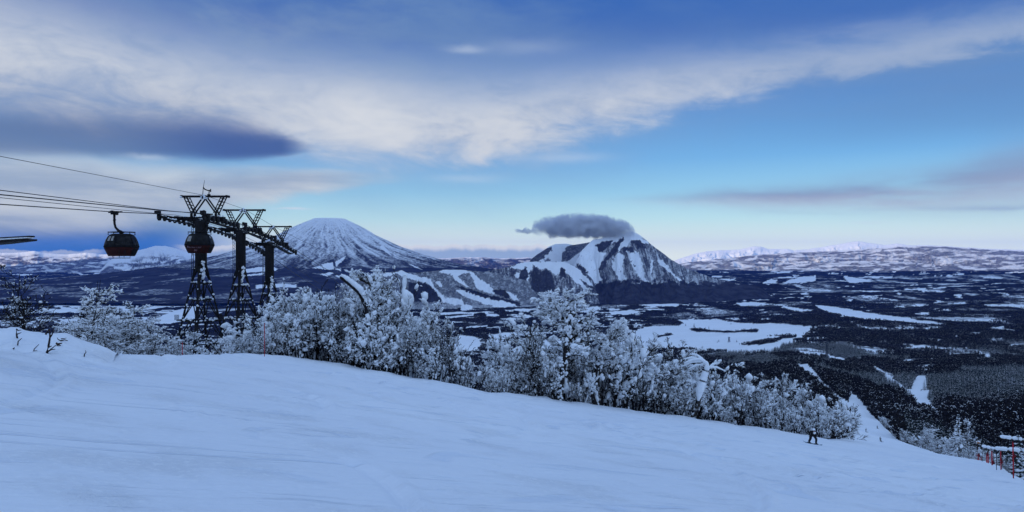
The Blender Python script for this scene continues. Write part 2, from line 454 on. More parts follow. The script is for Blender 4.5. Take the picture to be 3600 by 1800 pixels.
# ---- valley: one sheet from the foot of the near slope out to the far ranges
FIELDS = [  # snow-covered clearings, as outlines seen from the slope
    [(345, 1025), (400, 1018), (480, 1010), (545, 1004), (540, 1016), (500, 1024), (450, 1030), (380, 1036), (345, 1033)],
    [(195, 1012), (310, 1004), (318, 1016), (205, 1024)], [(0, 1008), (120, 1006), (110, 1012), (0, 1016)],
    [(430, 1056), (560, 1040), (720, 1026), (700, 1044), (560, 1062), (440, 1064)], [(495, 1084), (625, 1066), (640, 1072), (540, 1088), (500, 1091)],
    [(533, 1124), (641, 1086), (700, 1082), (680, 1120), (600, 1140), (540, 1142)], [(739, 1008), (815, 991), (830, 1000), (742, 1026)],
    [(836, 948), (924, 939), (975, 943), (924, 954), (850, 960)], [(850, 968), (930, 958), (920, 966), (856, 973)], [(930, 1003), (1040, 1000), (1044, 1005), (950, 1012)],
    [(940, 940), (1000, 938), (990, 946), (940, 948)], [(0, 1040), (140, 1034), (150, 1044), (0, 1054)], [(210, 1046), (330, 1040), (330, 1050), (220, 1056)],
    [(0, 1062), (60, 1058), (160, 1066), (80, 1080), (0, 1084)], [(230, 1066), (420, 1060), (400, 1078), (250, 1084)], [(0, 1128), (110, 1126), (116, 1138), (0, 1140)],
    [(120, 1090), (330, 1084), (320, 1096), (140, 1104)], [(200, 1122), (420, 1112), (410, 1124), (220, 1134)], [(330, 960), (420, 954), (420, 960), (340, 966)],
    [(700, 1060), (900, 1050), (880, 1064), (720, 1078)], [(880, 1024), (1000, 1020), (990, 1034), (900, 1038)],
    [(1784, 1246), (1786, 1236), (1816, 1225), (1833, 1201), (1865, 1190), (1941, 1196), (1990, 1190), (2010, 1215), (1949, 1217), (1933, 1234), (1870, 1246)],
    [(1718, 1177), (1860, 1167), (1960, 1172), (1880, 1182), (1800, 1186), (1735, 1216), (1728, 1200)], [(1583, 1192), (1600, 1184), (1626, 1181), (1660, 1186), (1688, 1198), (1691, 1217), (1667, 1238), (1593, 1236)],
    [(1572, 1117), (1667, 1106), (1664, 1113), (1574, 1123)], [(1523, 1104), (1600, 1098), (1700, 1100), (1690, 1104), (1560, 1110)], [(1634, 1153), (1718, 1146), (1715, 1152), (1637, 1157)],
    [(1707, 1104), (1757, 1106), (1756, 1113), (1710, 1115)], [(1756, 1120), (1813, 1120), (1813, 1127), (1784, 1127)], [(1838, 1110), (1862, 1110), (1860, 1120), (1842, 1121)],
    [(1770, 1092), (1830, 1086), (1900, 1084), (1890, 1090), (1776, 1097)], [(1620, 1080), (1660, 1074), (1664, 1090), (1622, 1096)], [(1880, 1100), (1960, 1094), (1950, 1106), (1890, 1110)],
    [(2020, 1090), (2100, 1080), (2120, 1090), (2040, 1100)], [(2010, 1125), (2080, 1115), (2110, 1124), (2030, 1136)],
    [(2230, 1186), (2240, 1160), (2300, 1147), (2385, 1150), (2400, 1138), (2384, 1125), (2464, 1126), (2520, 1126), (2610, 1138), (2755, 1141), (2852, 1155), (2838, 1180), (2790, 1200), (2730, 1230), (2715, 1240),
     (2620, 1245), (2500, 1236), (2410, 1226), (2300, 1230), (2220, 1240), (2150, 1236), (2170, 1200)],
    [(2860, 1073), (2900, 1076), (3050, 1100), (3190, 1120), (3280, 1135), (3340, 1147), (3250, 1145), (3140, 1133), (2990, 1120), (2905, 1097)],
    [(2585, 1066), (2650, 1063), (2720, 1070), (2660, 1080), (2600, 1078)], [(2750, 1075), (2860, 1092), (2820, 1099), (2770, 1088)], [(3465, 1073), (3700, 1072), (3700, 1090), (3480, 1080)],
    [(3210, 1103), (3270, 1098), (3265, 1111), (3220, 1112)], [(2680, 997), (2710, 981), (2735, 985), (2725, 998)], [(2750, 996), (2810, 975), (2868, 970), (2865, 990), (2780, 998)],
    [(2963, 970), (3070, 988), (3060, 993), (2985, 996)], [(3280, 1022), (3322, 1025), (3300, 1030)], [(3230, 1016), (3255, 1020), (3248, 1032)],
    [(2300, 1058), (2390, 1062), (2380, 1080), (2300, 1080)], [(2125, 1061), (2256, 1060), (2350, 1074), (2300, 1080), (2200, 1072)], [(2030, 1062), (2100, 1058), (2110, 1070), (2040, 1076)],
    [(2271, 1059), (2330, 1062), (2387, 1076), (2306, 1080)], [(2140, 1096), (2230, 1090), (2240, 1102), (2150, 1108)],
    [(2793, 1280), (2838, 1278), (2855, 1295), (2880, 1330), (2910, 1360), (2950, 1392), (2990, 1418), (2992, 1470), (2950, 1470), (2935, 1430), (2900, 1385), (2870, 1348), (2835, 1325), (2800, 1292)],
    [(2770, 1240), (2820, 1235), (2900, 1241), (2940, 1254), (2985, 1268), (2960, 1278), (2915, 1263), (2830, 1251)],
    [(3045, 1274), (3095, 1300), (3135, 1326), (3165, 1348), (3190, 1367), (3300, 1374), (3260, 1395), (3275, 1420), (3305, 1455), (3295, 1478), (3230, 1465), (3205, 1425), (3185, 1392), (3150, 1368), (3120, 1345), (3080, 1310)],
    [(3228, 1322), (3262, 1320), (3258, 1370), (3200, 1368), (3214, 1340)], [(3420, 1231), (3447, 1240), (3492, 1255), (3475, 1271), (3460, 1262)],
]
HEDGES = [[(2425, 1158), (2560, 1166), (2665, 1164), (2660, 1171), (2540, 1173), (2430, 1166)], [(2600, 1212), (2680, 1200), (2745, 1186), (2805, 1178), (2800, 1186), (2730, 1202), (2640, 1214)], [(2690, 1182), (2790, 1178), (2785, 1184)],
          [(2300, 1185), (2360, 1176), (2370, 1180), (2310, 1190)], [(1800, 1222), (1850, 1212), (1852, 1216), (1805, 1226)], [(1780, 1206), (1830, 1192), (1836, 1198), (1790, 1212)]]
def valley_wood(px, py, x, Y):
    """1 = wooded, 0 = open snow."""
    qx = px + (fbm(x / 90, Y / 140, 3, 31) - 0.5) * 16 * sstep(400, 2500, Y) * 3000 / np.maximum(Y, 3000)
    qy = py + (fbm(x / 90, Y / 140, 3, 37) - 0.5) * 7
    w = 0.96 - 0.34 * sstep(0.50, 0.75, fbm(x / 260, Y / 420, 4, 41)) - 0.16 * sstep(0.5, 0.75, fbm(x / 900, Y / 700, 3, 43))
    w = np.where(Y < 3600, w - 0.5 * sstep(0.60, 0.74, fbm(x / 75, Y / 120, 3, 44)), w)
    # scattered small clearings, drawn out by perspective, more on the plain to the left and beyond Y = 12 km
    wx = px + (fbm(px / 60, py / 9, 3, 48) - 0.5) * 90; wy = py + (fbm(px / 45, py / 8, 3, 49) - 0.5) * 9
    s = fbm(wx / 62.0 + wy / 23.0, wy / 6.5 - wx / 240.0, 4, 47, 0.55)
    lim = 0.675 + 0.03 * (px > 2300) - 0.10 * sstep(1150, 400, px) * sstep(1170, 1120, py) * sstep(1000, 1010, py) - 0.05 * sstep(1000, 930, py) - 0.03 * (px > 1550) * (px < 2300) * (py > 1040) * (py < 1130)
    w = np.where((s > lim) & (Y > 3300), 0.05, w)
    dark = (py > 962) & (py < 1003) & (px > 380) & (px < 1100)        # dark forest belt at the volcano's foot
    w = np.where(dark, np.maximum(w, 0.9), w)
    inside = np.zeros(np.shape(px), bool)
    for p in FIELDS:
        a = np.array(p); m = (qx > a[:, 0].min()) & (qx < a[:, 0].max()) & (qy > a[:, 1].min()) & (qy < a[:, 1].max())
        if m.any():
            t = np.zeros(np.shape(px), bool); t[m] = inpoly(qx[m], qy[m], p); inside |= t
    w = np.where(inside, 0.0, w)
    for p in HEDGES: w = np.where(inpoly(qx, qy, p), 0.95, w)
    w = np.where((Y < 950) & (px > 2935) & (px < 3300) & (Y < border_Y((px - 1800) / F)), 0.0, w)      # the run itself
    return w

SPLIT_Y = 400.0
m_valley = land_material('valley_land', fine=0.022, sharp=0.26)
def build_valley():
    u = np.concatenate([np.linspace(-1.48, -0.98, 60)[:-1], np.linspace(-0.98, 0.98, 1120), np.linspace(0.98, 1.48, 60)[1:]])
    Y = np.concatenate([np.exp(np.linspace(math.log(SPLIT_Y), math.log(3000), 130)), np.exp(np.linspace(math.log(3000), math.log(14000), 300))[1:], np.exp(np.linspace(math.log(14000), math.log(34000), 60))[1:]])
    U, YY = np.meshgrid(u, Y)
    Z = ground_z(U, YY); X = U * YY
    px, py = pix(X, YY, Z)
    w = valley_wood(px, py, X, YY)
    sl = np.gradient(Z, axis=0) / np.gradient(YY, axis=0)                # slopes that face the camera show snow between the bare trees
    sl = sl - far_v(U, YY) * -0.4
    w = np.where(w > 0.2, w - 0.20 * sstep(0.0, 0.16, sl) * sstep(2500, 4500, YY) * (0.4 + 0.9 * fbm(X / 120, YY / 200, 3, 73)), w)
    # tree cover lifts the surface a little beyond the reach of single trees
    lift = w * 9 * sstep(2500, 3600, YY)
    Z = Z + lift * (0.6 + 0.8 * vn(X / 23, YY / 60, 71))
    me = mesh_np('valley', np.stack([X, YY, Z], -1).reshape(-1, 3), grid_faces(*U.shape), m_valley, True, {'wood': w})
    tag(link(bpy.data.objects.new('valley', me)), kind='structure')
build_valley()

# ---- near slope: the groomed piste and the hillside that falls away beyond its edge
def snow_material():
    m, nt, b = mat_new('groomed_snow')
    g = nt.nodes.new('ShaderNodeNewGeometry')
    P = g.outputs['Position']
    sp = nt.nodes.new('ShaderNodeSeparateXYZ'); nt.links.new(P, sp.inputs[0])
    X, Y, Z = (Ex(nt, sp.outputs[i]) for i in range(3))
    big = noise(nt, P, 0.09, 4, 0.55)
    # tracks run across the slope
    a = X * 0.87 + Y * 0.5; c = Y * 0.87 - X * 0.5
    wob = noise(nt, P, 0.35, 3, 0.5)
    streak = noise(nt, vec(nt, a * 0.25, c * 2.6 + wob * 2.0, 0.0), 1.3, 5, 0.6)
    streak2 = noise(nt, vec(nt, X * 0.9, Y * 0.22 + wob, 4.0), 1.6, 4, 0.6)
    crumb = noise(nt, P, 9.0, 5, 0.7)
    grain = noise(nt, P, 42.0, 3, 0.7)
    patch = noise(nt, P, 0.55, 4, 0.6).ss(0.46, 0.66)
    fine = noise(nt, vec(nt, a * 0.7, c * 5.0 + wob * 2.0, 2.0), 2.2, 5, 0.65)
    scar = noise(nt, vec(nt, a * 0.16, c * 3.4 + wob * 1.6, 9.0), 2.4, 4, 0.7).ss(0.60, 0.72)
    h = streak * 0.022 + streak2 * 0.014 + fine * 0.034 - scar * 0.016 + crumb * (patch * 0.040 + 0.016) + grain * (patch * 0.016 + 0.008)
    bp = nt.nodes.new('ShaderNodeBump'); nt.links.new(h.s, bp.inputs['Height'])
    bp.inputs['Strength'].default_value = 1.0; bp.inputs['Distance'].default_value = 0.8
    nt.links.new(bp.outputs[0], b.inputs['Normal'])
    # ski and board tracks: long curved grooves, here and there
    trk = None
    for k, (sa, sc_, lev) in enumerate(((0.10, 0.42, 34.0), (0.22, 0.20, 26.0))):
        tn = noise(nt, vec(nt, a * sa + 11.0 * k, c * sc_ + wob * 0.08, 3.0 * k), 1.0, 1, 0.4)
        ln_ = (tn * lev)._m('SINE').ss(0.86, 0.985)
        mk_ = noise(nt, vec(nt, a * 0.3, c * 0.8, 20.0 + k), 0.8, 3, 0.6).ss(0.47, 0.60)
        t_ = ln_ * mk_
        trk = t_ if trk is None else trk.mx(t_)
    h2 = h - trk * 0.05
    nt.links.new(h2.s, bp.inputs['Height'])
    c1 = mixc(nt, big.ss(0.3, 0.7), (0.80, 0.815, 0.85), (0.86, 0.87, 0.89))
    c1 = mixc(nt, (scar * 0.8).mx(trk * 0.75), c1, (0.70, 0.745, 0.82))          # scraped, icier streaks
    c1 = mixc(nt, fine.ss(0.55, 0.72) * 0.5, c1, (0.72, 0.76, 0.82))
    nt.links.new(mixc(nt, crumb.ss(0.5, 0.68) * (patch * 0.7 + 0.2), c1, (0.95, 0.955, 0.965)), b.inputs['Base Color'])
    b.inputs['Roughness'].default_value = 0.55
    b.inputs['Specular IOR Level'].default_value = 0.12
    b.inputs['Subsurface Weight'].default_value = 0.0
    return m
m_piste = snow_material()
def build_slope():
    nc = 900
    u = np.linspace(-1.35, 1.35, nc)
    Y = np.concatenate([np.linspace(-26, 1.0, 20), np.exp(np.linspace(math.log(1.6), math.log(SPLIT_Y), 420))])
    rows = []
    for y in Y:
        if y < 1.5:
            x = u * 30; z = -1.7 - PA * x - PB * y
        else:
            wide = max(1.0, 12 / y) if y < 12 else 1.0
            x = u * y * wide; z = ground_z(x / y, np.full_like(x, y))
            # the snowcat leaves lumps and shallow ridges; skis cut arcs
            f = 1 - sstep(60, 160, y)
            z = z + f * (0.10 * (fbm(x / 5.0, y / 4.0, 3, 81) - 0.5) + 0.035 * (fbm(x / 1.1 + 0.3 * y, np.full_like(x, y) / 0.9, 3, 83) - 0.5))
            ro = sstep(0.52, 0.72, fbm(x / 2.6, np.full_like(x, y / 2.0), 3, 87))
            z = z + f * ro * 0.06 * (fbm(x / 0.16, np.full_like(x, y / 0.16), 2, 89) - 0.5)
            d = border_Y(x / y) - y
            # soft crest lip
            z = z + 0.35 * np.exp(-(d / 2.2) ** 2) * (fbm(x / 1.7, np.full_like(x, 1.0), 3, 91) - 0.45)
        rows.append(np.stack([x, np.full_like(x, y), z], -1))
    V = np.stack(rows)
    # ski arcs pressed into the near snow
    rng = np.random.default_rng(5)
    X, YY = V[..., 0], V[..., 1]
    for k in range(60):
        cx = rng.uniform(-26, 30); cy_ = rng.uniform(5, 44); r = rng.uniform(7, 20); a0 = rng.uniform(-0.4, 2.6); da = rng.uniform(0.3, 0.9)
        ox, oy = cx - r * math.cos(a0), cy_ - r * math.sin(a0)
        dd = np.hypot(X - ox, YY - oy) - r; an = np.arctan2(YY - oy, X - ox)
        win = np.exp(-(((an - a0 + np.pi) % (2 * np.pi) - np.pi) / da) ** 4) * (YY > 2)
        wd = 0.06 + 0.004 * YY
        V[..., 2] += win * (-0.075 * np.exp(-(dd / wd) ** 2) + 0.05 * np.exp(-((dd - 2.2 * wd) / wd) ** 2))
    me = mesh_np('ski_slope', V.reshape(-1, 3), grid_faces(len(Y), nc), m_piste, True)
    tag(link(bpy.data.objects.new('ski_slope', me)), kind='structure')
build_slope()

# ------------------------------------------------------------------ mountains
def ridge_mountain(name, crest, Yc, Yb, base, mask, mat, spur=0.12, spur_w=60, seed=0, nt_=70, n=None, prof=1.6, back=0.5, rough=1.5, ends=0.12, wander=46):
    """A mountain with its own crest line: (px, py[, Y]) crest points, a front that falls to (base py at Yb) and a back that falls behind."""
    cr = np.array([(c[0], c[1], c[2] if len(c) > 2 else Yc) for c in crest], float)
    n = n or int((cr[-1, 0] - cr[0, 0]) / 2.2) + 2
    px = np.linspace(cr[0, 0], cr[-1, 0], n)
    py = np.interp(px, cr[:, 0], cr[:, 1]); yc = np.interp(px, cr[:, 0], cr[:, 2])
    py = py + (fbm(px / 22.0, px * 0, 4, seed + 3) - 0.5) * rough * 2
    zc = (900 - py) / F * yc; u = (px - 1800) / F
    yb = np.interp(px, cr[:, 0], np.array([Yb] * len(cr)) if np.isscalar(Yb) else np.interp(cr[:, 0], [p for p, _ in Yb], [q for _, q in Yb]))
    zb = ground_z(u, yb, False) - 25                       # the foot runs in under the valley floor
    e = np.linspace(0, 1, n); e = sstep(0, ends, e) * sstep(0, ends, 1 - e)
    zg = ground_z(u, yc, False) - 40
    zc = np.maximum(zg + (zc - zg) * e, zb + 5)
    t = np.linspace(0, 1, nt_) ** 1.15
    rows = []
    for tb in np.linspace(1, 0, 9)[:-1]:                 # back side
        rows.append(np.stack([u * yc, yc + (yc - yb) * back * tb + 30 * tb, zc - (zc - zb) * tb ** 0.9], -1))
    sp_ = fbm(px / spur_w, px * 0 + 0.5, 4, seed, 0.55, True)
    for k, tt in enumerate(t):
        y = yc + (yb - yc) * tt
        f = 1 - (1 - tt) ** prof
        z = zc + (zb - zc) * f
        h = zc - zb
        x = u * yc * (1 - tt) + u * yb * tt
        pxx = px + (fbm(px / 50.0, tt * 4 + px * 0, 3, seed + 9) - 0.5) * wander * (0.25 + tt)
        s = fbm(pxx / spur_w, px * 0 + tt * 0.35 + 0.5, 4, seed, 0.55, True)
        z = z + h * spur * math.sin(math.pi * min(1, tt * 1.02)) ** 0.8 * (s - 0.55) * 1.6 * (0.4 + 0.6 * sstep(0, 0.15, tt))
        rows.append(np.stack([x, y, z], -1))
    V = np.stack(rows)
    P, Q = pix(V[..., 0], V[..., 1], V[..., 2])
    T = np.concatenate([np.zeros(8), t])[:, None] * np.ones(n)[None]
    w = mask(P, Q, T, V)
    me = mesh_np(name, V.reshape(-1, 3), grid_faces(*P.shape)[:, ::-1], mat, True, {'wood': w})
    return tag(link(bpy.data.objects.new(name, me)), kind='structure')

def polys(P, Q, base, lst, wob=5.0, sc=14.0, seed=1):
    w = base
    qx = P + (fbm(P / sc, Q / sc, 3, seed) - 0.5) * wob * 2; qy = Q + (fbm(P / sc, Q / sc, 3, seed + 5) - 0.5) * wob * 2
    for val, p in lst: w = np.where(inpoly(qx, qy, p), val, w)
    return w

m_mount = land_material('mountain_land', wood=(0.040, 0.039, 0.050), fine=0.060, sharp=0.32, stretch=0.4, amp=0.85)
m_hill = land_material('ski_hill_land', wood=(0.032, 0.031, 0.040), fine=0.085, sharp=0.34, stretch=0.3, amp=0.8)
m_far = land_material('far_land', wood=(0.045, 0.042, 0.050), fine=0.011, sharp=0.46, amp=0.6, stretch=1.0)

def Z1(x, y): return (900 + x * 0.427, 720 + y * 0.427)
def Z2(x, y): return (1700 + x * 0.3494, 720 + y * 0.3494)

# the two-humped mountain: back hump, main peak, front hump with bare chutes
def mask_back(P, Q, T, V):
    w = np.full(P.shape, 0.08) + 0.12 * sstep(0.55, 0.7, fbm(P / 12, Q / 9, 3, 3))
    L = [(0.75, [Z2(*p) for p in ((440, 575), (600, 440), (690, 420), (690, 450), (600, 540), (520, 580))]),
         (0.7, [Z2(*p) for p in ((780, 580), (790, 480), (850, 410), (1000, 380), (1080, 350), (1090, 380), (950, 500), (850, 560))]),
         (0.6, [Z2(*p) for p in ((600, 560), (650, 530), (690, 560), (650, 580))])]
    return polys(P, Q, w, L, 5, 9)
ridge_mountain('mountain_hump', [(1825, 935), (1857, 917), (1910, 881), (1930, 866), (1951, 858), (1990, 857), (2014, 861), (2049, 856), (2084, 850), (2130, 862), (2180, 890)], 10200, 8900, 980, mask_back, m_mount, 0.1, 50, 21, 60)

def mask_peak(P, Q, T, V):
    w = 0.66 - 0.16 * sstep(0.5, 0.72, fbm(P / 10, Q / 16, 3, 5)) - 0.55 * sstep(850, 830, Q)
    st = fbm(P / 4.0 - Q / 13.0, Q / 34.0, 3, 6) - 0.5
    w = w + st * 0.42
    sn = [[(1100, 350), (1300, 315), (1400, 320), (1330, 370), (1240, 400), (1160, 380), (1130, 390), (1000, 500), (960, 560), (900, 600), (1000, 440)],
          [(1000, 450), (1120, 400), (1180, 480), (1230, 480), (1210, 530), (1180, 620), (1150, 680), (1190, 760), (1130, 830), (1060, 760), (960, 640), (880, 590), (960, 540)],
          [(1400, 310), (1560, 300), (1640, 370), (1560, 400), (1480, 350), (1440, 430), (1560, 480), (1600, 600), (1620, 740), (1720, 850), (1660, 830), (1560, 720), (1490, 600), (1440, 480), (1390, 430), (1350, 470)],
          [(1360, 480), (1410, 500), (1400, 680), (1440, 770), (1500, 790), (1370, 760), (1300, 640), (1300, 560)],
          [(1740, 540), (1800, 560), (1890, 670), (1990, 760), (2050, 800), (1960, 760), (1850, 660), (1770, 590)],
          [(1690, 560), (1710, 560), (1700, 680), (1680, 700)], [(1600, 330), (1660, 380), (1600, 390)]]
    dk = [[(1130, 400), (1200, 370), (1300, 350), (1270, 420), (1200, 470), (1150, 460)], [(1230, 520), (1330, 400), (1400, 310), (1410, 350), (1330, 480), (1250, 560), (1230, 620), (1150, 680), (1160, 640)],
          [(1470, 360), (1560, 350), (1640, 430), (1560, 440)], [(1390, 430), (1480, 420), (1530, 490), (1430, 470)], [(930, 590), (980, 610), (1060, 680), (1030, 690), (950, 640)], [(1500, 595), (1545, 600), (1530, 620)]]
    w = polys(P, Q, w, [(0.06, [Z2(*p) for p in a]) for a in sn] + [(0.82, [Z2(*p) for p in a]) for a in dk], 6, 9, 7)
    w = w - 0.15 * (w < 0.5) * (fbm(P / 6, Q / 6, 2, 8) - 0.5) + 0.5 * ((vn(P / 4, Q / 4, 55) > 0.9) & (Q > 890) & (w < 0.3))
    w = np.where((Q + (fbm(P / 16, Q / 12, 3, 9) - 0.5) * 44 > 992) & (P > 2080), 0.95, w)
    return w
ridge_mountain('mountain_peak', [(1955, 932, 8500), (1990, 912, 8700), (2049, 877, 9000), (2084, 843, 9300), (2110, 838, 9400), (2158, 831, 9500), (2207, 818, 9600), (2232, 816, 9600), (2245, 823, 9600), (2276, 848, 9500),
    (2311, 876, 9400), (2364, 915, 9200), (2416, 945, 9000), (2504, 977, 8800), (2600, 998, 8600), (2750, 1015, 8400)], 9500, [(1955, 7700), (2200, 7400), (2500, 7600), (2750, 8000)],
    [(1955, 1020), (2100, 1040), (2300, 1040), (2500, 1035), (2750, 1030)], mask_peak, m_mount, 0.20, 46, 33, 110)

def mask_front(P, Q, T, V):
    w = 0.70 - 0.12 * sstep(0.5, 0.72, fbm(P / 10, Q / 16, 3, 15)) + (fbm(P / 4.0 - Q / 30.0, Q / 30.0, 3, 16) - 0.5) * 0.45
    sn = [[(250, 640), (380, 580), (530, 568), (800, 568), (890, 600), (960, 650), (1080, 780), (1110, 830), (1040, 800), (940, 740), (850, 700), (780, 620), (760, 700), (700, 690), (640, 640), (560, 650), (500, 600), (470, 680), (430, 620), (380, 650), (330, 640)],
          [(430, 640), (470, 640), (455, 740), (440, 830), (470, 830), (430, 760)], [(330, 680), (370, 700), (320, 820), (290, 840), (270, 820)],
          [(850, 690), (960, 740), (1060, 860), (1020, 850), (940, 790)], [(0, 730), (60, 780), (200, 860), (340, 900), (380, 970), (330, 950), (250, 890), (130, 850), (40, 800), (0, 790)]]
    dk = [[(780, 620), (830, 660), (820, 740), (760, 700)], [(480, 690), (520, 610), (560, 690), (640, 640), (700, 720), (720, 860), (480, 880)], [(330, 820), (380, 660), (430, 630), (450, 700), (430, 800), (400, 880)],
          [(950, 740), (1000, 760), (1100, 830), (1010, 790)]]
    return polys(P, Q, w, [(0.05, [Z2(*p) for p in a]) for a in sn] + [(0.85, [Z2(*p) for p in a]) for a in dk], 6, 9, 17)
ridge_mountain('mountain_spur', [(1640, 968), (1700, 956), (1784, 939), (1810, 930), (1833, 923), (1885, 919), (1980, 919), (2011, 930), (2050, 952), (2084, 980), (2110, 1005), (2135, 1022)], 8200, [(1640, 7500), (2135, 7200)], [(1640, 1050), (1900, 1060), (2135, 1050)],
    mask_front, m_mount, 0.16, 30, 44, 80)

# the lower ski hill with cut runs
def mask_skihill(P, Q, T, V):
    w = 0.66 - 0.12 * sstep(0.5, 0.75, fbm(P / 9, Q / 7, 3, 25))
    w = np.where(Q > 1072, 0.55, w)
    sn = [[(1150, 560), (1200, 538), (1260, 560), (1330, 590), (1400, 600), (1440, 620), (1480, 690), (1560, 770), (1660, 800), (1730, 820), (1620, 825), (1540, 800), (1480, 730), (1420, 650), (1340, 630), (1230, 600)],
          [(1500, 545), (1560, 535), (1740, 535), (1760, 560), (1700, 570), (1640, 600), (1600, 575), (1530, 560)], [(1640, 580), (1700, 620), (1760, 680), (1690, 650), (1620, 600)],
          [(1750, 545), (1790, 560), (1830, 600), (1900, 650), (1960, 700), (2060, 710), (2130, 740), (2170, 790), (2120, 780), (2060, 720), (1950, 700), (1990, 740), (1900, 720), (1820, 690), (1800, 640)],
          [(1640, 700), (1730, 700), (1830, 750), (1960, 790), (2090, 790), (2160, 830), (2000, 850), (1900, 820), (1800, 790), (1690, 740)], [(1500, 620), (1540, 660), (1520, 680), (1480, 640)], [(980, 575), (1100, 555), (1160, 560), (1100, 590)],
          [(1690, 820), (1780, 830), (1770, 880), (1680, 870)], [(1560, 760), (1690, 780), (1720, 820), (1580, 810)]]
    dk = [[(1640, 665), (1760, 690), (1900, 740), (2040, 770), (2160, 800), (2190, 840), (2060, 800), (1900, 770), (1760, 730)], [(1260, 640), (1400, 640), (1470, 700), (1540, 800), (1420, 800), (1290, 800), (1250, 720)],
          [(1940, 700), (2050, 700), (2100, 780), (1980, 740)]]
    return polys(P, Q, w, [(0.04, [Z1(*p) for p in a]) for a in sn] + [(0.9, [Z1(*p) for p in a]) for a in dk], 4.5, 8, 27)
ridge_mountain('ski_hill', [(1130, 1000), (1180, 985), (1250, 972), (1318, 963), (1370, 957), (1412, 950), (1438, 962), (1489, 957), (1566, 948), (1643, 950), (1700, 955), (1760, 962), (1850, 985), (1960, 1030)], 7900, [(1130, 6900), (1960, 7000)], [(1130, 1090), (1500, 1092), (1960, 1085)],
    mask_skihill, m_hill, 0.18, 34, 51, 80)

# the volcano: a cone with a flat top and gullies fanning from the rim
def build_volcano():
    Yc = 16000.0; k = Yc / F; cx = (1160 - 1800) * k
    prof = [(0, 768), (50, 768.5), (58, 773), (80, 784), (115, 803), (160, 829), (240, 868), (330, 899), (440, 927), (560, 946), (700, 962), (850, 976), (1000, 985), (1150, 992)]
    na, nr = 620, 190
    th = np.linspace(R(168), R(372), na)                       # the half that faces the camera, with a little wrap
    r = np.linspace(0, 1, nr) ** 1.5 * 1150
    TH, RR = np.meshgrid(th, r)
    side = np.cos(TH)                                          # left flank a touch gentler
    rr = RR * (1 + 0.10 * np.clip(-side, 0, 1))
    zz = (900 - interp(prof, RR)) * k
    zz = zz + np.where(RR < 60, -6 * k * np.exp(-((RR) / 26.0) ** 2), 0)
    tw = TH + (fbm(RR / 90, TH * 2, 3, 61) - 0.5) * 0.16
    gul = fbm(tw * 11, RR / 600 + 0.4, 5, 63, 0.6, True)
    amp = 9.0 * sstep(30, 130, RR) * (1 - 0.6 * sstep(300, 600, RR))
    zz = zz + amp * k * (gul - 0.6) * 1.5
    X = cx + rr * k * np.cos(TH); Yv = Yc + rr * k * np.sin(TH)
    P, Q = pix(X, Yv, zz)
    # snow above, then scrub streaks following the gullies, then forest on the skirt
    st = fbm(tw * 30, RR / 130, 4, 65, 0.6); st2 = fbm(tw * 12, RR / 60, 4, 67, 0.55)
    hgt = 900 - interp(prof, RR)
    w = 0.14 + 0.16 * sstep(120, 70, hgt) + 0.18 * sstep(75, 20, hgt) + 0.20 * sstep(12, -24, hgt) + (st - 0.5) * 0.6 * sstep(160, 100, hgt) + (st2 - 0.5) * 0.45
    w = np.where(hgt < -36, np.maximum(w, 0.5) + 0.25, w)
    w = np.where((hgt < -48), 0.95 - 0.3 * (st2 > 0.6), w)
    sn = [[(540, 490), (630, 475), (640, 530), (560, 535)], [(455, 520), (540, 500), (550, 530)], [(640, 525), (700, 525), (700, 545)], [(530, 572), (610, 552), (640, 562), (590, 588)], [(650, 475), (740, 415), (720, 450), (660, 510)],
          [(650, 582), (750, 572), (690, 600)], [(0, 515), (70, 512), (75, 535), (0, 535)], [(130, 525), (180, 525), (160, 545), (130, 540)], [(0, 565), (70, 565), (20, 580)], [(0, 660), (200, 650), (330, 655), (330, 680), (140, 680), (0, 690)],
          [(1240, 480), (1330, 510), (1370, 535), (1290, 505)], [(1040, 330), (1110, 410), (1080, 400), (1020, 350)]]
    w = polys(P, Q, w, [(0.0, [Z1(*p) for p in a]) for a in sn] + [(0.05, p) for p in ([(836, 948), (924, 939), (975, 943), (924, 954), (850, 960)], [(850, 968), (930, 958), (920, 966), (856, 973)])], 2.5, 10, 69)
    me = mesh_np('volcano', np.stack([X, Yv, zz], -1).reshape(-1, 3), grid_faces(nr, na), land_material('volcano_land', wood=(0.034, 0.033, 0.044), fine=0.020, sharp=0.32, stretch=0.5), True, {'wood': w})
    tag(link(bpy.data.objects.new('volcano', me)), kind='structure')
build_volcano()

# far ranges, each a ridge of its own
def mask_far(snowline, patch=0.5, seed=0, sc=40, dens=0.7):
    def f(P, Q, T, V):
        px = P + (fbm(P / 40, Q / 8, 3, seed + 11) - 0.5) * 70; qy = Q + (fbm(P / 34, Q / 7, 3, seed + 12) - 0.5) * 9
        w = dens - patch * sstep(0.45, 0.68, fbm(px / sc + qy / 15, qy / 6.0 - px / 160, 4, seed)) + (fbm(px / 8.0, qy / 3.5, 3, seed + 4) - 0.5) * 0.28
        return w * sstep(snowline - 0.08, snowline + 0.16, T + (fbm(P / 25, Q / 8, 3, seed + 7) - 0.5) * 0.15)
    return f
ridge_mountain('far_range', [(-2400, 890), (-1700, 884), (-1100, 892), (-700, 895), (-200, 893), (0, 889), (70, 887), (118, 882), (160, 890), (240, 894), (300, 888), (360, 894), (470, 890), (620, 893), (760, 905), (900, 930)], 29000, 23500, 955, mask_far(0.08, 0.5, 101, 30, 0.78), m_far, 0.12, 90, 103, 50, wander=170)
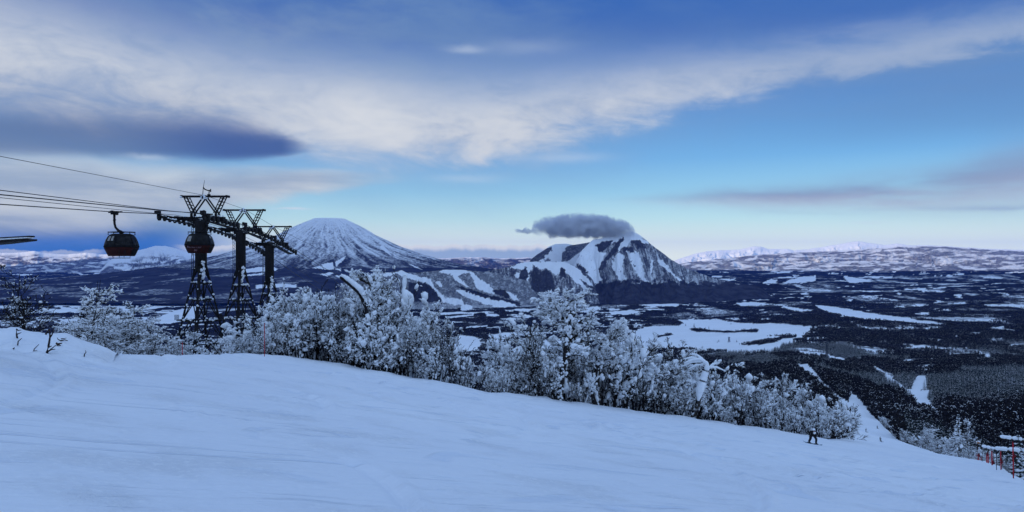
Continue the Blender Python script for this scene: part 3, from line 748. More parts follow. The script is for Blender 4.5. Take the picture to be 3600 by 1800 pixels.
ridge_mountain('snowy_mountain', [(330, 925), (400, 908), (440, 893), (480, 882), (520, 871), (546, 865), (580, 864), (610, 872), (650, 883), (720, 897), (800, 915), (880, 935)], 25000, 20500, [(330, 955), (600, 962), (880, 965)],
               mask_far(0.2, 0.75, 107, 22, 0.75), m_far, 0.22, 34, 109, 50, wander=170)
ridge_mountain('distant_range', [(1300, 912), (1400, 908), (1480, 905), (1560, 907), (1680, 904), (1780, 908), (1860, 905), (1950, 908), (2100, 912)], 33000, 26000, 945, mask_far(0.02, 0.45, 113, 26, 0.9), m_far, 0.3, 26, 115, 40, wander=170)
ridge_mountain('sunlit_range', [(2260, 905), (2300, 897), (2330, 891), (2380, 888), (2426, 887), (2477, 885), (2527, 880), (2570, 879), (2603, 876), (2625, 871), (2648, 865), (2673, 867), (2704, 876), (2769, 875), (2790, 881), (2840, 876), (2880, 870), (2951, 858), (2985, 851), (3017, 848), (3057, 854),
               (3107, 862), (3153, 856), (3188, 862), (3259, 862), (3360, 868), (3461, 874), (3600, 879), (3800, 878), (4200, 885)], 33500, 26500, [(2260, 918), (2700, 915), (3300, 925), (4200, 930)], mask_far(0.5, 0.35, 117, 34, 0.5), m_far, 0.30, 30, 119, 50, wander=170)
ridge_mountain('wooded_range', [(2240, 935), (2330, 921), (2450, 918), (2560, 908), (2650, 898), (2740, 890), (2850, 886), (2960, 880), (3060, 874), (3150, 868), (3260, 866), (3330, 868), (3420, 874), (3520, 880), (3700, 888), (4200, 895)], 27000, 19500, [(2240, 962), (2700, 968), (3300, 975), (4200, 975)],
               mask_far(-0.1, 0.46, 123, 36, 0.70), m_far, 0.25, 44, 125, 80, wander=170)

ridge_mountain('foothills', [(2480, 958), (2580, 950), (2700, 936), (2850, 926), (3000, 917), (3120, 919), (3250, 926), (3400, 931), (3600, 940), (4000, 946), (4300, 950)], 22500, 17600, 985, mask_far(-0.1, 0.5, 133, 40, 0.72), m_far, 0.22, 60, 135, 60, wander=120, ends=0.2)
# the hill the camera stands on goes up and back behind it
def build_summit():
    n = 90
    p = np.linspace(-9000, 1800, n); q = np.linspace(-3500, -26, 60)
    X, Yv = np.meshgrid(p, q)
    top = 60 * np.exp(-((Yv + 420) / 380) ** 2) * np.exp(-(np.maximum(X, 0) / 900) ** 2)
    z = np.where(Yv > -420, -1.7 - PA * np.clip(X, -500, 5000) - PB * Yv, -1.7 - PA * np.clip(X, -500, 5000) + 64 + (Yv + 420) * 0.25)
    z = z * np.ones_like(X) - 120 * sstep(-3000, -9000, X) + 18 * (fbm(X / 300, Yv / 200, 4, 131) - 0.5) * sstep(-40, -200, Yv) - 0.3
    me = mesh_np('summit_ridge', np.stack([X, Yv, z], -1).reshape(-1, 3), grid_faces(60, n), m_valley, True, {'wood': 0.35 * sstep(-60, -200, Yv) * np.ones_like(X)})
    tag(link(bpy.data.objects.new('summit_ridge', me)), kind='structure')
build_summit()

# ------------------------------------------------------------------ air
def build_haze():
    x0, x1, y0, y1, z0, z1 = -52000, 52000, -12000, 46000, -760, 905
    v = [(x, y, z) for z in (z0, z1) for y in (y0, y1) for x in (x0, x1)]
    f = [(0, 2, 3, 1), (4, 5, 7, 6), (0, 1, 5, 4), (2, 6, 7, 3), (0, 4, 6, 2), (1, 3, 7, 5)]
    me = bpy.data.meshes.new('haze'); me.from_pydata(v, [], f); me.update()
    m = bpy.data.materials.new('haze_air'); m.use_nodes = True; nt = m.node_tree; nt.nodes.clear()
    pv = nt.nodes.new('ShaderNodeVolumePrincipled')
    pv.inputs['Color'].default_value = (0.07, 0.25, 1.0, 1)
    pv.inputs['Density'].default_value = HAZE
    pv.inputs['Anisotropy'].default_value = 0.0
    out = nt.nodes.new('ShaderNodeOutputMaterial'); nt.links.new(pv.outputs[0], out.inputs['Volume'])
    m.cycles.homogeneous_volume = True
    me.materials.append(m)
    tag(link(bpy.data.objects.new('haze', me)), kind='stuff')
HAZE = 0.26 / 28000
build_haze()

# long unseen cloud added to keep the low sun off volcano, valley and slope
def build_sun_block_cloud():
    na, nb = 260, 46
    q = np.linspace(-30000, 7000, na); a = np.linspace(0, 2 * math.pi, nb, endpoint=False)
    Q, A = np.meshgrid(q, a, indexing='ij')
    rz = 1540 * (1 + 0.10 * (fbm(Q / 2600, A * 0, 4, 141) - 0.5)) ; ry = 900
    lump = 1 + 0.22 * (fbm(Q / 900 + np.cos(A) * 1.2, np.sin(A) * 1.2, 4, 143) - 0.5)
    end = np.sqrt(np.clip(1 - np.abs((Q + 11500) / 18500) ** 10, 0, 1))
    p = -13500 + ry * np.cos(A) * lump * end
    z = 2720 + rz * np.sign(np.sin(A)) * np.abs(np.sin(A)) ** 0.8 * np.where(np.sin(A) > 0, lump, 1.0) * end
    X = p * 0.6 + Q * 0.8; Yv = p * 0.8 - Q * 0.6
    i = np.arange(na - 1)[:, None] * nb + np.arange(nb)[None]
    j = np.arange(na - 1)[:, None] * nb + (np.arange(nb)[None] + 1) % nb
    f = np.stack([i, j, j + nb, i + nb], -1).reshape(-1, 4)
    m, nt, b = mat_new('cloud_white'); b.inputs['Base Color'].default_value = (0.85, 0.86, 0.88, 1); b.inputs['Roughness'].default_value = 1.0
    n = noise(nt, nt.nodes.new('ShaderNodeNewGeometry').outputs['Position'], 0.002, 5, 0.6)
    nt.links.new(mixc(nt, n.ss(0.3, 0.7), (0.80, 0.82, 0.85), (0.9, 0.9, 0.91)), b.inputs['Base Color'])
    me = mesh_np('sun_block_cloud', np.stack([X, Yv, z], -1).reshape(-1, 3), f, m, True)
    tag(link(bpy.data.objects.new('sun_block_cloud', me)), kind='stuff')
build_sun_block_cloud()

# the cap cloud that sits on the mountain top
def build_cap_cloud():
    Y = 9550.0; k = Y / F
    top = [(1795, 812), (1815, 806), (1835, 812), (1850, 800), (1868, 812), (1878, 775), (1890, 768), (1905, 762), (1935, 775), (1960, 768), (1985, 758), (2030, 756), (2080, 762), (2110, 772), (2150, 768), (2190, 782), (2215, 795), (2240, 820), (2255, 838)]
    bot = [(1795, 814), (1815, 820), (1835, 824), (1850, 820), (1868, 822), (1878, 836), (1905, 840), (1960, 843), (2030, 846), (2080, 846), (2120, 842), (2160, 838), (2200, 834), (2240, 836), (2255, 840)]
    n, nb = 120, 40
    px = np.linspace(1795, 2255, n)
    tp = np.interp(px, *np.array(top).T); bt = np.interp(px, *np.array(bot).T)
    zc = (900 - (tp + bt) / 2) * k; hz = np.maximum((bt - tp) / 2, 6) * k * 1.55
    dep = np.clip(hz * 2.4, 20, 420)
    a = np.linspace(0, 2 * math.pi, nb, endpoint=False)
    A = a[None] * np.ones(n)[:, None]
    X = ((px - 1800) * k)[:, None] * np.ones(nb)[None]
    lump = 1 + 0.6 * (fbm(X / 80 + np.cos(A) * 0.8, np.sin(A) * 1.6, 4, 151) - 0.5)
    Yv = Y + 40 + dep[:, None] * np.cos(A) * lump
    Z = zc[:, None] + hz[:, None] * np.sin(A) * lump
    i = np.arange(n - 1)[:, None] * nb + np.arange(nb)[None]; j = np.arange(n - 1)[:, None] * nb + (np.arange(nb)[None] + 1) % nb
    f = np.stack([i, j, j + nb, i + nb], -1).reshape(-1, 4)
    V = np.stack([X, Yv, Z], -1).reshape(-1, 3)
    me = mesh_np('cap_cloud', V, f)
    import bmesh
    bm = bmesh.new(); bm.from_mesh(me); bmesh.ops.holes_fill(bm, edges=[e for e in bm.edges if e.is_boundary], sides=0); bmesh.ops.recalc_face_normals(bm, faces=bm.faces); bm.to_mesh(me); bm.free()
    m = bpy.data.materials.new('cloud_vapour'); m.use_nodes = True; nt = m.node_tree; nt.nodes.clear()
    g = nt.nodes.new('ShaderNodeNewGeometry')
    nz = noise(nt, g.outputs['Position'], 0.0085, 6, 0.70)
    pv = nt.nodes.new('ShaderNodeVolumePrincipled')
    pv.inputs['Color'].default_value = (0.93, 0.94, 0.97, 1); pv.inputs['Anisotropy'].default_value = 0.2
    # vapour thins outward from the middle of the cap; a small scrap trails off to the left
    sp = nt.nodes.new('ShaderNodeSeparateXYZ'); nt.links.new(g.outputs['Position'], sp.inputs[0])
    X_, Y_, Z_ = (Ex(nt, sp.outputs[i]) for i in range(3))
    def puff(px, py, wx, wz, wy, sag=0.0):
        xn = (X_ - (px - 1800) * k) * (1 / (wx * k)); yn = (Y_ - (Y + 40)) * (1 / wy)
        xr = xn.mx(0.0)
        zn = (Z_ - (900 - py) * k + xr * xr * (sag * k)) * (1 / (wz * k))
        zn = zn.mx(0.0) + zn.mn(0.0) * 1.25                      # flatter base than top
        return 1.0 - (xn * xn * xn * xn * 0.55 + xn * xn * 0.45 + yn * yn + zn * zn)
    body = puff(2056, 800, 200, 54, 420, 20).mx(puff(1842, 810, 38, 18, 90) * 0.85)
    dn_ = (body * 0.85 + (nz - 0.5) * 2.6).ss(0.18, 0.62)
    nt.links.new((dn_ * 0.018).s, pv.inputs['Density'])
    out = nt.nodes.new('ShaderNodeOutputMaterial'); nt.links.new(pv.outputs[0], out.inputs['Volume'])
    me.materials.append(m)
    tag(link(bpy.data.objects.new('cap_cloud', me)), 'grey cap cloud resting on the summit of the mountain with bare chutes', 'cloud')
build_cap_cloud()

# ------------------------------------------------------------------ trees
def bark_material(name, col, snowy=0.5):
    """Dark bark; rime clings to it in patches."""
    m, nt, b = mat_new(name)
    tc = nt.nodes.new('ShaderNodeTexCoord')
    n = noise(nt, tc.outputs['Object'], 3.0, 5, 0.65); n2 = noise(nt, tc.outputs['Object'], 22.0, 3, 0.6)
    c = mixc(nt, n2.ss(0.35, 0.65), tuple(x * 0.6 for x in col), tuple(x * 1.5 for x in col))
    nt.links.new(mixc(nt, n.ss(0.62 - 0.2 * snowy, 0.74 - 0.2 * snowy), c, (0.72, 0.74, 0.78)), b.inputs['Base Color'])
    b.inputs['Roughness'].default_value = 0.9; b.inputs['Specular IOR Level'].default_value = 0.03
    return m

def rime_material(name, lo=(0.82, 0.84, 0.88), hi=(0.92, 0.93, 0.95)):
    m, nt, b = mat_new(name)
    tc = nt.nodes.new('ShaderNodeTexCoord')
    n = noise(nt, tc.outputs['Object'], 5.0, 4, 0.6)
    nt.links.new(mixc(nt, n.ss(0.3, 0.7), lo, hi), b.inputs['Base Color'])
    bp = nt.nodes.new('ShaderNodeBump'); nt.links.new(noise(nt, tc.outputs['Object'], 14.0, 4, 0.6).s, bp.inputs['Height'])
    bp.inputs['Strength'].default_value = 0.6; bp.inputs['Distance'].default_value = 0.06
    nt.links.new(bp.outputs[0], b.inputs['Normal'])
    b.inputs['Roughness'].default_value = 0.8; b.inputs['Specular IOR Level'].default_value = 0.05
    return m
m_bark = bark_material('bark_dark', (0.018, 0.016, 0.017), -0.2)
m_bark_bare = bark_material('bark_bare', (0.022, 0.020, 0.022), -0.6)
m_bark_birch = bark_material('bark_birch', (0.035, 0.030, 0.028), 0.5)
m_rime = rime_material('clinging_snow')
m_needle = bark_material('needles_dark', (0.022, 0.028, 0.026), 0.0)

_t = (1 + 5 ** 0.5) / 2
ICO_V = np.array([(-1, _t, 0), (1, _t, 0), (-1, -_t, 0), (1, -_t, 0), (0, -1, _t), (0, 1, _t), (0, -1, -_t), (0, 1, -_t), (_t, 0, -1), (_t, 0, 1), (-_t, 0, -1), (-_t, 0, 1)]) / math.hypot(1, _t)
ICO_F = np.array([(0, 11, 5), (0, 5, 1), (0, 1, 7), (0, 7, 10), (0, 10, 11), (1, 5, 9), (5, 11, 4), (11, 10, 2), (10, 7, 6), (7, 1, 8), (3, 9, 4), (3, 4, 2), (3, 2, 6), (3, 6, 8), (3, 8, 9), (4, 9, 5), (2, 4, 11), (6, 2, 10), (8, 6, 7), (9, 8, 1)])
OCT_V = np.array([(1, 0, 0), (-1, 0, 0), (0, 1, 0), (0, -1, 0), (0, 0, 1), (0, 0, -1)], float)
OCT_F = np.array([(0, 2, 4), (2, 1, 4), (1, 3, 4), (3, 0, 4), (2, 0, 5), (1, 2, 5), (3, 1, 5), (0, 3, 5)])

def frames(d):
    """Orthonormal frames with first axis along each row of d."""
    d = d / np.maximum(np.linalg.norm(d, axis=1, keepdims=True), 1e-9)
    up = np.where(np.abs(d[:, 2:3]) > 0.95, np.array([[1.0, 0, 0]]), np.array([[0, 0, 1.0]]))
    s = np.cross(up, d); s /= np.linalg.norm(s, axis=1, keepdims=True)
    return d, s, np.cross(d, s)

def blobs(cen, axis, size, base=(ICO_V, ICO_F), rng=None, jit=0.25):
    """Many small lumps as one vertex / face pair: centre, long axis and three half sizes per row."""
    BV, BF = base; n = len(cen)
    a, s, t = frames(axis)
    k = BV[None] * (1 + jit * (rng.random((n, len(BV), 1)) - 0.5) * 2)
    V = cen[:, None] + k[..., 0:1] * size[:, None, 0:1] * a[:, None] + k[..., 1:2] * size[:, None, 1:2] * s[:, None] + k[..., 2:3] * size[:, None, 2:3] * t[:, None]
    Fc = BF[None] + (np.arange(n) * len(BV))[:, None, None]
    return V.reshape(-1, 3), Fc.reshape(-1, 3)

def tubes(P0, P1, r0, r1, sides=4):
    a, s, t = frames(P1 - P0); n = len(P0)
    an = np.arange(sides) / sides * 2 * math.pi
    ring = np.cos(an)[None, :, None] * s[:, None] + np.sin(an)[None, :, None] * t[:, None]
    V = np.concatenate([P0[:, None] + ring * r0[:, None, None], P1[:, None] + ring * r1[:, None, None]], 1)
    i = np.arange(sides); j = (i + 1) % sides
    q = np.stack([i, j, j + sides, i + sides], -1)
    Fc = q[None] + (np.arange(n) * 2 * sides)[:, None, None]
    return V.reshape(-1, 3), Fc.reshape(-1, 4)

def skeleton(rng, H, stems=1, r=0.10, levels=3, spread=0.7, up=0.35, first=0.25, kids=(7, 4, 3), lens=(0.45, 0.5, 0.5), splay=0.25, wig=0.12, flat=0.0):
    segs = []
    def limb(p, d, L, rad, lev):
        n = (7, 5, 3, 2)[min(lev, 3)]
        step = L / n; k_total = kids[lev] if lev < len(kids) else 0
        marks = sorted(rng.uniform(first if lev == 0 else 0.15, 0.97, k_total)) if lev < levels else []
        mi = 0
        for i in range(n):
            d = d + rng.normal(0, wig, 3) + np.array([0, 0, up * (0.25 if lev == 0 else 0.6 / (1 + lev)) * (1 - flat * (lev > 0))]) * 0.5
            d = d / np.linalg.norm(d)
            q = p + d * step
            ra = rad * (1 - 0.75 * i / n); rb = rad * (1 - 0.75 * (i + 1) / n)
            segs.append((p, q, ra, rb, lev))
            while mi < len(marks) and marks[mi] <= (i + 1) / n:
                f = marks[mi] * n - i; o = p + d * step * f
                az = rng.uniform(0, 2 * math.pi)
                _, s, t = frames(d[None])
                side = math.cos(az) * s[0] + math.sin(az) * t[0]
                if flat and lev == 0: side = np.array([math.cos(az), math.sin(az), 0.0])
                nd = d * math.cos(spread * rng.uniform(0.7, 1.25)) + side * math.sin(spread * rng.uniform(0.7, 1.25))
                if flat: nd[2] = nd[2] * (1 - flat) + rng.normal(0.05, 0.1)
                limb(o, nd / np.linalg.norm(nd), L * lens[min(lev, 2)] * rng.uniform(0.6, 1.15) * (1.15 - 0.65 * marks[mi]), max(rad * 0.5 * (1 - 0.5 * marks[mi]), 0.008), lev + 1)
                mi += 1
            p = q
    for s in range(stems):
        a = rng.uniform(0, 2 * math.pi)
        d = np.array([math.cos(a) * splay, math.sin(a) * splay, 1.0]) * 1.0
        if stems == 1: d = np.array([rng.normal(0, 0.06), rng.normal(0, 0.06), 1.0])
        limb(np.array([math.cos(a), math.sin(a), 0]) * (0.15 if stems > 1 else 0), d / np.linalg.norm(d), H * (rng.uniform(0.75, 1.0) if stems > 1 else 1.0), r * (rng.uniform(0.6, 1) if stems > 1 else 1), 0)
    return segs

def tree_meshes(name, rng, segs, heavy=1.0, clump=0.10, tips=3, top_bias=0.6, H=5.0, bark=None, plaster=0.0, keep=1.0, sl=0.13):
    """Two meshes: the bare wood, and the snow lying and frozen on it."""
    P0 = np.array([s[0] for s in segs]); P1 = np.array([s[1] for s in segs]); r0 = np.array([s[2] for s in segs]); r1 = np.array([s[3] for s in segs]); lv = np.array([s[4] for s in segs])
    V, Fq = [], []; off = 0
    for sel, sides in ((lv == 0, 7), (lv == 1, 4), (lv >= 2, 3)):
        if not sel.any(): continue
        v, f = tubes(P0[sel], P1[sel], np.maximum(r0[sel], 0.017), np.maximum(r1[sel], 0.013), sides)
        V.append(v); Fq.append(f + off); off += len(v)
    trunk = mesh_np(name + '_wood', np.concatenate(V), np.concatenate(Fq), bark or m_bark, True)
    # snow on limbs
    L = np.linalg.norm(P1 - P0, axis=1); D = (P1 - P0) / L[:, None]
    hor = np.sqrt(np.clip(1 - D[:, 2] ** 2, 0, 1))
    hgt = (P0[:, 2] + P1[:, 2]) / 2 / H
    pr = np.clip((0.25 + 0.8 * hor) * (1 - top_bias + 2 * top_bias * hgt) * heavy, 0, 1)
    ph = rng.uniform(0, 50, 2); M_ = (P0 + P1) / 2; g_ = H / 5.0
    clus = fbm((M_[:, 0] + M_[:, 2] * 0.35) / (0.55 * g_) + ph[0], (M_[:, 1] + M_[:, 2]) / (0.55 * g_) + ph[1], 2, 7)      # snow holds in clusters
    pick = (rng.random(len(L)) < pr) & (lv >= 1) & (rng.random(len(L)) < keep * np.clip(0.36 + (clus - 0.5) * 2.6, 0.05, 1))
    n = pick.sum()
    sz = clump * rng.lognormal(-0.1, 0.55, n)
    mid = (P0[pick] + P1[pick]) / 2; mid[:, 2] += r0[pick] + sz * 0.45
    size = np.stack([np.maximum(L[pick] * 0.56, sz * 0.9), sz * 0.62, sz * 0.56], -1)
    vs_, fs_ = [], []; off = 0
    v, f = blobs(mid, D[pick] + rng.normal(0, 0.1, (n, 3)), size, (ICO_V, ICO_F), rng, 0.28); vs_.append(v); fs_.append(f); off += len(v)
    big = rng.choice(np.where(lv >= 1)[0], max(2, int(4 * heavy)))
    s_ = clump * rng.uniform(1.8, 3.4, len(big))
    v, f = blobs(P1[big] + np.array([0, 0, 0.06]), D[big] + rng.normal(0, 0.5, (len(big), 3)), np.stack([s_ * 1.15, s_ * 0.9, s_ * 0.75], -1), (ICO_V, ICO_F), rng, 0.22); vs_.append(v); fs_.append(f + off); off += len(v)
    # rimed twig ends
    tip = (lv >= lv.max() - 1) & (rng.random(len(L)) < keep * 0.20)
    if tips and tip.any():
        T = np.repeat(P1[tip], tips, 0); TD = np.repeat(D[tip], tips, 0); m = len(T)
        ln = sl * rng.lognormal(0, 0.4, m)
        dd = TD + rng.normal(0, 0.55, (m, 3)); dd /= np.linalg.norm(dd, axis=1, keepdims=True)
        c = T + dd * ln[:, None] * 0.7
        th = ln * rng.uniform(0.22, 0.42, m)
        v, f = blobs(c, dd, np.stack([ln, th, th], -1), (OCT_V, OCT_F), rng, 0.3); vs_.append(v); fs_.append(f + off); off += len(v)
    # windward plaster on the trunk, big pillows in forks
    if plaster > 0:
        tr = np.where(lv == 0)[0]
        reps = rng.choice(tr, int(len(tr) * 3 * plaster) + 3)
        fr = rng.random(len(reps))[:, None]
        c = P0[reps] * (1 - fr) + P1[reps] * fr
        s = (0.05 + 0.16 * rng.random(len(reps)) ** 2) * (0.6 + plaster)
        c = c + np.stack([r0[reps] * 1.0 + s * 0.25, -r0[reps] * 0.6, s * 0.2], -1)
        v, f = blobs(c, D[reps], np.stack([s * 1.5, s * 0.8, s * 0.8], -1), (ICO_V, ICO_F), rng, 0.25); vs_.append(v); fs_.append(f + off); off += len(v)
    snow = mesh_np(name + '_snow', np.concatenate(vs_), np.concatenate(fs_), m_rime, True)
    return trunk, snow

PROTO = {}
def proto(key, seed, H, bark=None, **k):
    rng = np.random.default_rng(seed)
    sk = {a: k.pop(a) for a in list(k) if a in ('stems', 'r', 'levels', 'spread', 'up', 'first', 'kids', 'lens', 'splay', 'wig', 'flat')}
    segs = skeleton(rng, H, **sk)
    top = max(max(s[1][2] for s in segs), 0.1)
    PROTO[key] = (*tree_meshes(key, rng, segs, H=top, bark=bark, **k), top)
for i in range(6):
    proto(f'shrub{i}', 200 + i, 4.2, stems=4 + i % 3, r=0.062, levels=3, kids=(9, 6, 4), lens=(0.38, 0.46, 0.5), splay=0.34, spread=0.62, up=0.3, heavy=1.0, clump=0.050 + 0.008 * (i % 3), tips=1, top_bias=0.35, first=0.15, sl=0.085, plaster=0.35)
for i in range(4):
    proto(f'birch{i}', 230 + i, 8.0, m_bark_birch, stems=1, r=0.17, levels=3, kids=(14, 8, 5), lens=(0.40, 0.48, 0.45), spread=0.75, up=0.32, first=0.3, wig=0.15, heavy=1.1, clump=0.062, tips=1, top_bias=0.3, plaster=0.5, sl=0.08)
for i in range(3):
    proto(f'feather{i}', 250 + i, 6.0, stems=2, r=0.07, levels=3, kids=(20, 9, 4), lens=(0.34, 0.5, 0.4), spread=1.15, up=0.10, first=0.12, flat=0.65, wig=0.07, heavy=1.2, clump=0.042, tips=2, top_bias=0.2, sl=0.075)
for i in range(2):
    proto(f'crown{i}', 260 + i, 8.0, m_bark_birch, stems=1, r=0.20, levels=3, kids=(22, 10, 6), lens=(0.36, 0.48, 0.45), spread=0.85, up=0.28, first=0.34, wig=0.14, heavy=1.5, clump=0.062, tips=2, top_bias=0.4, plaster=0.8, keep=1.3, sl=0.09)
proto('bare0', 270, 7.0, m_bark_bare, stems=2, r=0.085, levels=3, kids=(16, 8, 5), lens=(0.42, 0.5, 0.5), spread=0.8, up=0.25, first=0.3, heavy=0.2, clump=0.05, tips=1, top_bias=0.1, plaster=0.12, keep=0.35, sl=0.08)
for i in range(2):
    proto(f'thin{i}', 280 + i, 5.0, m_bark_bare, stems=4, r=0.045, levels=2, kids=(7, 4, 0), lens=(0.4, 0.45, 0.4), splay=0.35, spread=0.5, up=0.2, heavy=0.25, clump=0.14, tips=1, top_bias=0.3, keep=0.4, sl=0.08)

def conifer(key, seed, H, snow=0.7, tiers=13, green=False):
    """A spruce: drooping boughs in whorls, each bough a few flat fans, with snow lying along them."""
    rng = np.random.default_rng(seed)
    P0, P1, r0, r1 = [np.zeros(3)], [np.array([0, 0, H])], [H * 0.016], [0.01]
    C, D, S, C2, D2, S2 = [], [], [], [], [], []
    for t in range(tiers):
        f = (t + 0.6) / tiers; z = H * (0.08 + 0.9 * f); R_ = H * 0.22 * (1 - f) ** 0.85 + 0.06
        nb = max(4, int(9 * (1 - f)) + 3)
        for k in range(nb):
            a = 2 * math.pi * (k + rng.random()) / nb; Lb = R_ * rng.uniform(0.7, 1.15)
            d = np.array([math.cos(a), math.sin(a), -0.35 + 0.3 * f]); d /= np.linalg.norm(d)
            c = np.array([0, 0, z]) + d * Lb * 0.55
            C.append(c); D.append(d); S.append((Lb * 0.52, Lb * 0.26, H * 0.012 + 0.05))
            if rng.random() < snow:
                C2.append(c + np.array([0, 0, 0.05 + H * 0.010]) + d * Lb * 0.08); D2.append(d + rng.normal(0, 0.12, 3)); S2.append((Lb * rng.uniform(0.34, 0.5), Lb * rng.uniform(0.16, 0.24), H * 0.010 + 0.04))
    tv, tf = tubes(np.array(P0), np.array(P1), np.array(r0), np.array(r1), 6)
    bv, bf = blobs(np.array(C), np.array(D), np.array(S), (OCT_V, OCT_F), rng, 0.3)
    sv, sf = blobs(np.array(C2), np.array(D2), np.array(S2), (OCT_V, OCT_F), rng, 0.3)
    PROTO[key] = (mesh_np(key + '_boughs', np.concatenate([bv, tv]), np.concatenate([bf, np.concatenate([tf[:, :3], tf[:, [0, 2, 3]]]) + len(bv)]), m_needle, False), mesh_np(key + '_snow', sv, sf, m_rime, True), H)
for i in range(2): conifer(f'spruce{i}', 300 + i, 10.0, 0.8)
for i in (2, 3): conifer(f'spruce{i}', 300 + i, 10.0, 0.42, 9)

def place_tree(key, name, x, y, H, label, cat, group=None, rz=None, rng=random, lean=0.0, sink=0.15, wide=1.0):
    wood, snow, top = PROTO[key]
    s = H / top
    o = empty(name, (x, y, gz(x, y) - sink), rz if rz is not None else rng.uniform(0, 6.28))
    o.scale = (s * wide * rng.uniform(0.9, 1.1),) * 2 + (s,)
    if lean: o.rotation_euler = (rng.uniform(-lean, lean), rng.uniform(-lean, lean), o.rotation_euler[2])
    tag(o, label, cat, group)
    link(bpy.data.objects.new('branches', wood), o)
    link(bpy.data.objects.new('clinging_snow', snow), o)['kind'] = 'stuff'
    return o

random.seed(11)
TOPS = [(230, 1150), (260, 1120), (300, 1085), (345, 1060), (400, 1065), (470, 1085), (560, 1130), (620, 1150), (700, 1150), (800, 1145), (880, 1130), (930, 1090), (965, 1065), (1000, 1045), (1060, 1022), (1110, 1012), (1160, 1030), (1200, 1065), (1235, 1040), (1260, 1000), (1300, 985),
        (1340, 990), (1375, 1050), (1420, 1125), (1455, 1110), (1480, 1090), (1515, 1090), (1545, 1130), (1600, 1160), (1680, 1205), (1750, 1225), (1800, 1200), (1850, 1180), (1900, 1190), (1960, 1190), (2060, 1170), (2120, 1180), (2200, 1180), (2230, 1200), (2270, 1215), (2350, 1222), (2400, 1232),
        (2480, 1262), (2540, 1292), (2600, 1330), (2660, 1358), (2700, 1345), (2760, 1345), (2830, 1372), (2900, 1405), (2960, 1405), (2985, 1440)]
ZONES = [(640, 905, 'snow-crusted low shrub around the feet of the gondola towers', 'shrubs around the tower feet'),
         (905, 1215, 'bushy snow-clotted shrub in the dense clump right of the third tower', 'shrubs right of the towers'),
         (1215, 1400, 'snow-laden shrub crowding under the tall leaning birch', 'shrubs under the leaning birch'),
         (1400, 1560, 'dark-stemmed shrub with snow balls below the snow-wrapped stump', 'shrubs below the snow-wrapped stump'),
         (1560, 1820, 'low snowy shrub in the dip beside the round snow field', 'low shrubs in the dip'),
         (1820, 2240, 'heavily rimed shrub between the two tall white birches', 'shrubs between the white birches'),
         (2240, 2460, 'rimed shrub on the piste edge left of the bent tree', 'shrubs left of the bent tree'),
         (2460, 2700, 'rimed shrub on the piste edge right of the bent tree', 'shrubs right of the bent tree'),
         (2700, 2990, 'rimed shrub in the thicket above the snowboarder', 'shrubs above the snowboarder')]
def zone(px):
    for a, b, l, g in ZONES:
        if a <= px < b: return l, g
    return ZONES[-1][2:]
PLACES = [(905, 985, 'beside the lone red pole'), (985, 1060, 'below the third tower'), (1060, 1140, 'in the clump right of the towers'), (1140, 1215, 'left of the leaning dead trunk'), (1215, 1300, 'around the leaning dead trunk'), (1300, 1370, 'under the tall clotted birch'),
          (1370, 1440, 'at the foot of the snow-wrapped stump'), (1440, 1540, 'right of the snow-wrapped stump'), (1540, 1640, 'left of the dip with the view'), (1640, 1740, 'in the dip with the view'), (1740, 1830, 'right of the dip with the view'),
          (1830, 1930, 'left of the largest white birch'), (1930, 2020, 'under the largest white birch'), (2020, 2090, 'left of the plastered trunk cone'), (2090, 2170, 'right of the plastered trunk cone'), (2170, 2260, 'below the big snow field'), (2260, 2360, 'midway to the bent tree'),
          (2360, 2440, 'left of the bent tree'), (2440, 2520, 'around the bent tree'), (2520, 2600, 'right of the bent tree'), (2600, 2680, 'between the bent tree and the snowboarder'), (2680, 2760, 'left above the snowboarder'), (2760, 2850, 'above the snowboarder'), (2850, 2920, 'right above the snowboarder'), (2920, 2995, 'beside the round dark bush')]
def shrub_label(key, H, d, px):
    look = {'0': 'snow-clotted', '1': 'rime-crusted', '2': 'white-tipped', '3': 'snow-laden', '4': 'frost-caked', '5': 'snow-dappled'}[key[-1]] + (' bare-stemmed' if key.startswith('thin') else ' bushy')
    size = 'low' if H < 2.2 else 'knee-deep' if H < 3.0 else 'mid-height' if H < 4.2 else 'tall' if H < 6 else 'towering'
    row = {0.8: 'at the piste edge', 2.6: 'just behind the edge', 5.5: 'in the middle row', 10: 'in the back row', 16: 'farthest back'}[d]
    pl = next((p for a, b, p in PLACES if a <= px < b), PLACES[-1][2])
    return f'{size} {look} shrub {row}, {pl}'.replace('knee-deep', 'shortish')
def on_edge(px, d):
    u = (px - 1800) / F; Y = float(border_Y(np.array([u]))[0]) + d
    return u * Y, Y
